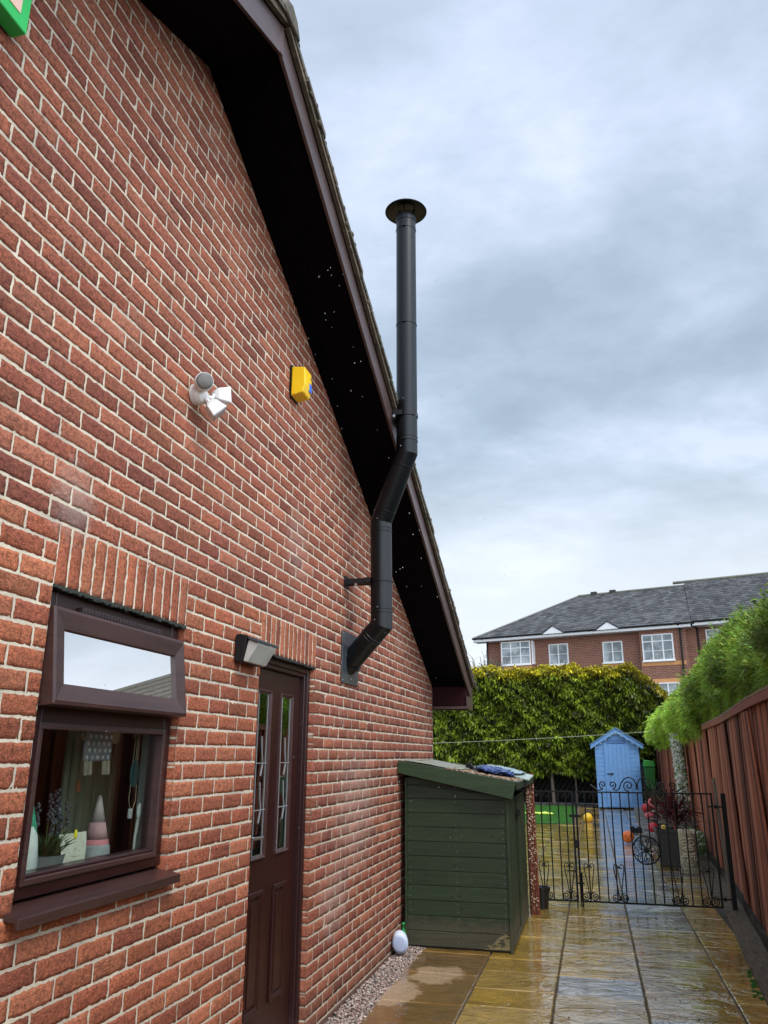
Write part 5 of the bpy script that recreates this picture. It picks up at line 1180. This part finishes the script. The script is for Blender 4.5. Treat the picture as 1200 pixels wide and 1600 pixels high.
# roofs: stepped tile courses on the front slopes
def tiled(poly_l, poly_r, z0, z1, v0, v1, zbase, rows, name, c0):
    q = MB()
    for i in range(rows):
        a, b = i/rows, (i+1)/rows; la = poly_l[0]+(poly_l[1]-poly_l[0])*a; lb = poly_l[0]+(poly_l[1]-poly_l[0])*b; ra = poly_r[0]+(poly_r[1]-poly_r[0])*a; rb = poly_r[0]+(poly_r[1]-poly_r[0])*b
        za, zb_ = z0+(z1-z0)*a, z0+(z1-z0)*b; va, vb = v0+(v1-v0)*a, v0+(v1-v0)*b
        w = .33; u = la-(.165 if i % 2 else 0)
        while u < ra:
            ua, ub = max(u, la), min(u+w-.012, ra)
            if ub-ua > .03:
                sh = random.uniform(.5, 1.5)*c0; j = random.uniform(-.006, .006); t0 = .055
                fa = (ua-la)/(ra-la+1e-6); fb = (ub-la)/(ra-la+1e-6); xa = lb+fa*(rb-lb); xb = lb+fb*(rb-lb)
                q.add([(ua, va-.02, za+t0+j), (ub, va-.02, za+t0+j), (xb, vb, zb_+.02), (xa, vb, zb_+.02), (ua, va-.02, za-.01), (ub, va-.02, za-.01)], [(0, 1, 2, 3), (0, 4, 5, 1)], (sh, sh*1.0, sh*1.05))
            u += w
    return bld(q, name, mRoof)
tiled((-.35, 5.0), (13.45, 12.2), EA+.02, 10.62, -.75, 5, 0, 22, 'roof', .075)
tiled((13.47, 12.0), (26.5, 26.5), EA+.06, 10.95, -.75, 5.4, 0, 22, 'roof', .062)
q = MB(); q.add([(-.35, -.75, EA), (5.0, 5, 10.6), (-.35, 10, EA)], [(0, 1, 2)], (.07, .07, .075)); q.add([(-.35, 10, EA), (5.0, 5, 10.6), (12.2, 5, 10.6), (26.5, 5.4, 10.93), (26.5, 11, EA)], [(0, 1, 2, 3, 4)], (.07, .07, .075)); q.add([(-.35, -.72, EA-.0), (26.5, -.72, EA), (26.5, 10, EA), (-.35, 10, EA)], [(3, 2, 1, 0)], (.3, .3, .3)); bld(q, 'rear_roof', mRoof)
q = MB(); q.tube([(-.35, -.75, EA+.06), (5.0, 5, 10.68)], .07, 6, (.11, .11, .10)); q.tube([(5.0, 5, 10.68), (12.1, 5, 10.68)], .09, 6, (.13, .13, .11)); q.tube([(11.3, 5.4, 11.0), (26.5, 5.4, 11.0)], .10, 6, (.13, .13, .10)); 
for u_ in (5.9, 7.2): q.box(u_, u_+.4, 4.85, 5.1, 10.72, 10.86, (.03, .03, .03))
bld(q, 'ridge', mRoof)
q = MB().box(-.35, 13.4, -.78, -.74, EA-.20, EA-.02).box(13.5, 26.5, -.78, -.74, EA-.16, EA+.02).box(-.35, 13.4, -.74, 0, EA-.22, EA-.19).box(13.5, 26, -.74, .15, EA-.18, EA-.15); bld(q, 'fascia', mUP)
q = MB(); q.tube([(-.4, -.84, EA-.0), (13.42, -.84, EA-.0)], .06, 8); q.tube([(13.5, -.84, EA+.04), (26.5, -.84, EA+.04)], .06, 8); bld(q, 'gutter', mBlack)
q = MB()
for (u, v) in ((.30, -.05), (12.72, -.46), (13.56, .08)): q.tube([(u, v, G), (u, v, EA-.25), (u, -.80, EA-.05)], .055, 8)
bld(q, 'downpipe', mBlack)
for uc in (5.2, 8.65):
    q = MB(); q.prism([(uc-.68, EA-.04), (uc+.68, EA-.04), (uc, EA+.40)], 1, -.92, -.88); g_ = bld(q, 'gablet', mUP)
    q = MB()
    for s in (-1, 1): q.prism([(uc, EA+.42), (uc+s*.76, EA-.04), (uc+s*.76, EA+.02), (uc, EA+.50)][::s], 1, -.96, .6, (.05, .05, .055))
    bld(q, 'gablet_roof', mRoof, g_)
for uc in (.35,): 
    q = MB().box(uc-.15, uc-.05, -.2, -.05, 6.2, 6.45); bld(q, 'camera_box', mUP)

# ------------------------------------------------------------------ neighbour's house (outside the frame, mirrored in the window)
nh = empty('neighbour_house', (11, 17, G)); tag(nh, 'neighbouring house with brown tiled gable roof reflected in the window pane', 'house')
MB().box(9.3, 16, 15, 24.2, G, 1.9).build('wall', mDB, nh)
q = MB()
for i in range(18):
    a = i/18; b = (i+1)/18; q.add([(8.9, 14.6+5*a, 1.9+3.5*a+.04), (16.5, 14.6+5*a, 1.9+3.5*a+.04), (16.5, 14.6+5*b, 1.9+3.5*b), (8.9, 14.6+5*b, 1.9+3.5*b), (8.9, 14.6+5*a, 1.9+3.5*a-.05), (16.5, 14.6+5*a, 1.9+3.5*a-.05)], [(0, 3, 2, 1), (0, 1, 5, 4)], (.8+.3*random.random(),)*3)
q.add([(8.9, 19.6, 5.4), (16.5, 19.6, 5.4), (16.5, 24.6, 1.9), (8.9, 24.6, 1.9)], [(0, 1, 2, 3)]); q.prism([(14.62, 1.86), (24.58, 1.86), (19.6, 5.35)], 0, 9.0, 9.29, (.5, .4, .35)); q.build('roof', mTile, nh)

# ------------------------------------------------------------------ light rain falling in front of the wall
V = []; q = MB()
for i in range(430):
    d = rng.uniform(1.2, 5.5); ax = rng.uniform(-.42, .2); el = rng.uniform(-.10, .62); v = Fv*0+Vector((-math.sin(yaw-ax)*math.cos(el), math.cos(yaw-ax)*math.cos(el), math.sin(el)))
    p = Vector((1.7837, -5.2494, .0389))+v*d
    if p.x < .06: continue
    s = rng.uniform(.0006, .0020)*d/3.2; q.lathe([(1e-5, -s*1.6), (s, 0), (1e-5, s*1.9)], 6, p, (1, 1, 1))
mRain = mat('rain_water', (.26, .28, .31), .15, spec=.6)
o = q.build('rain_drops', mRain, smooth=True); tag(o, 'fine raindrops falling in front of the brick wall and eaves', 'rain', kind='stuff')
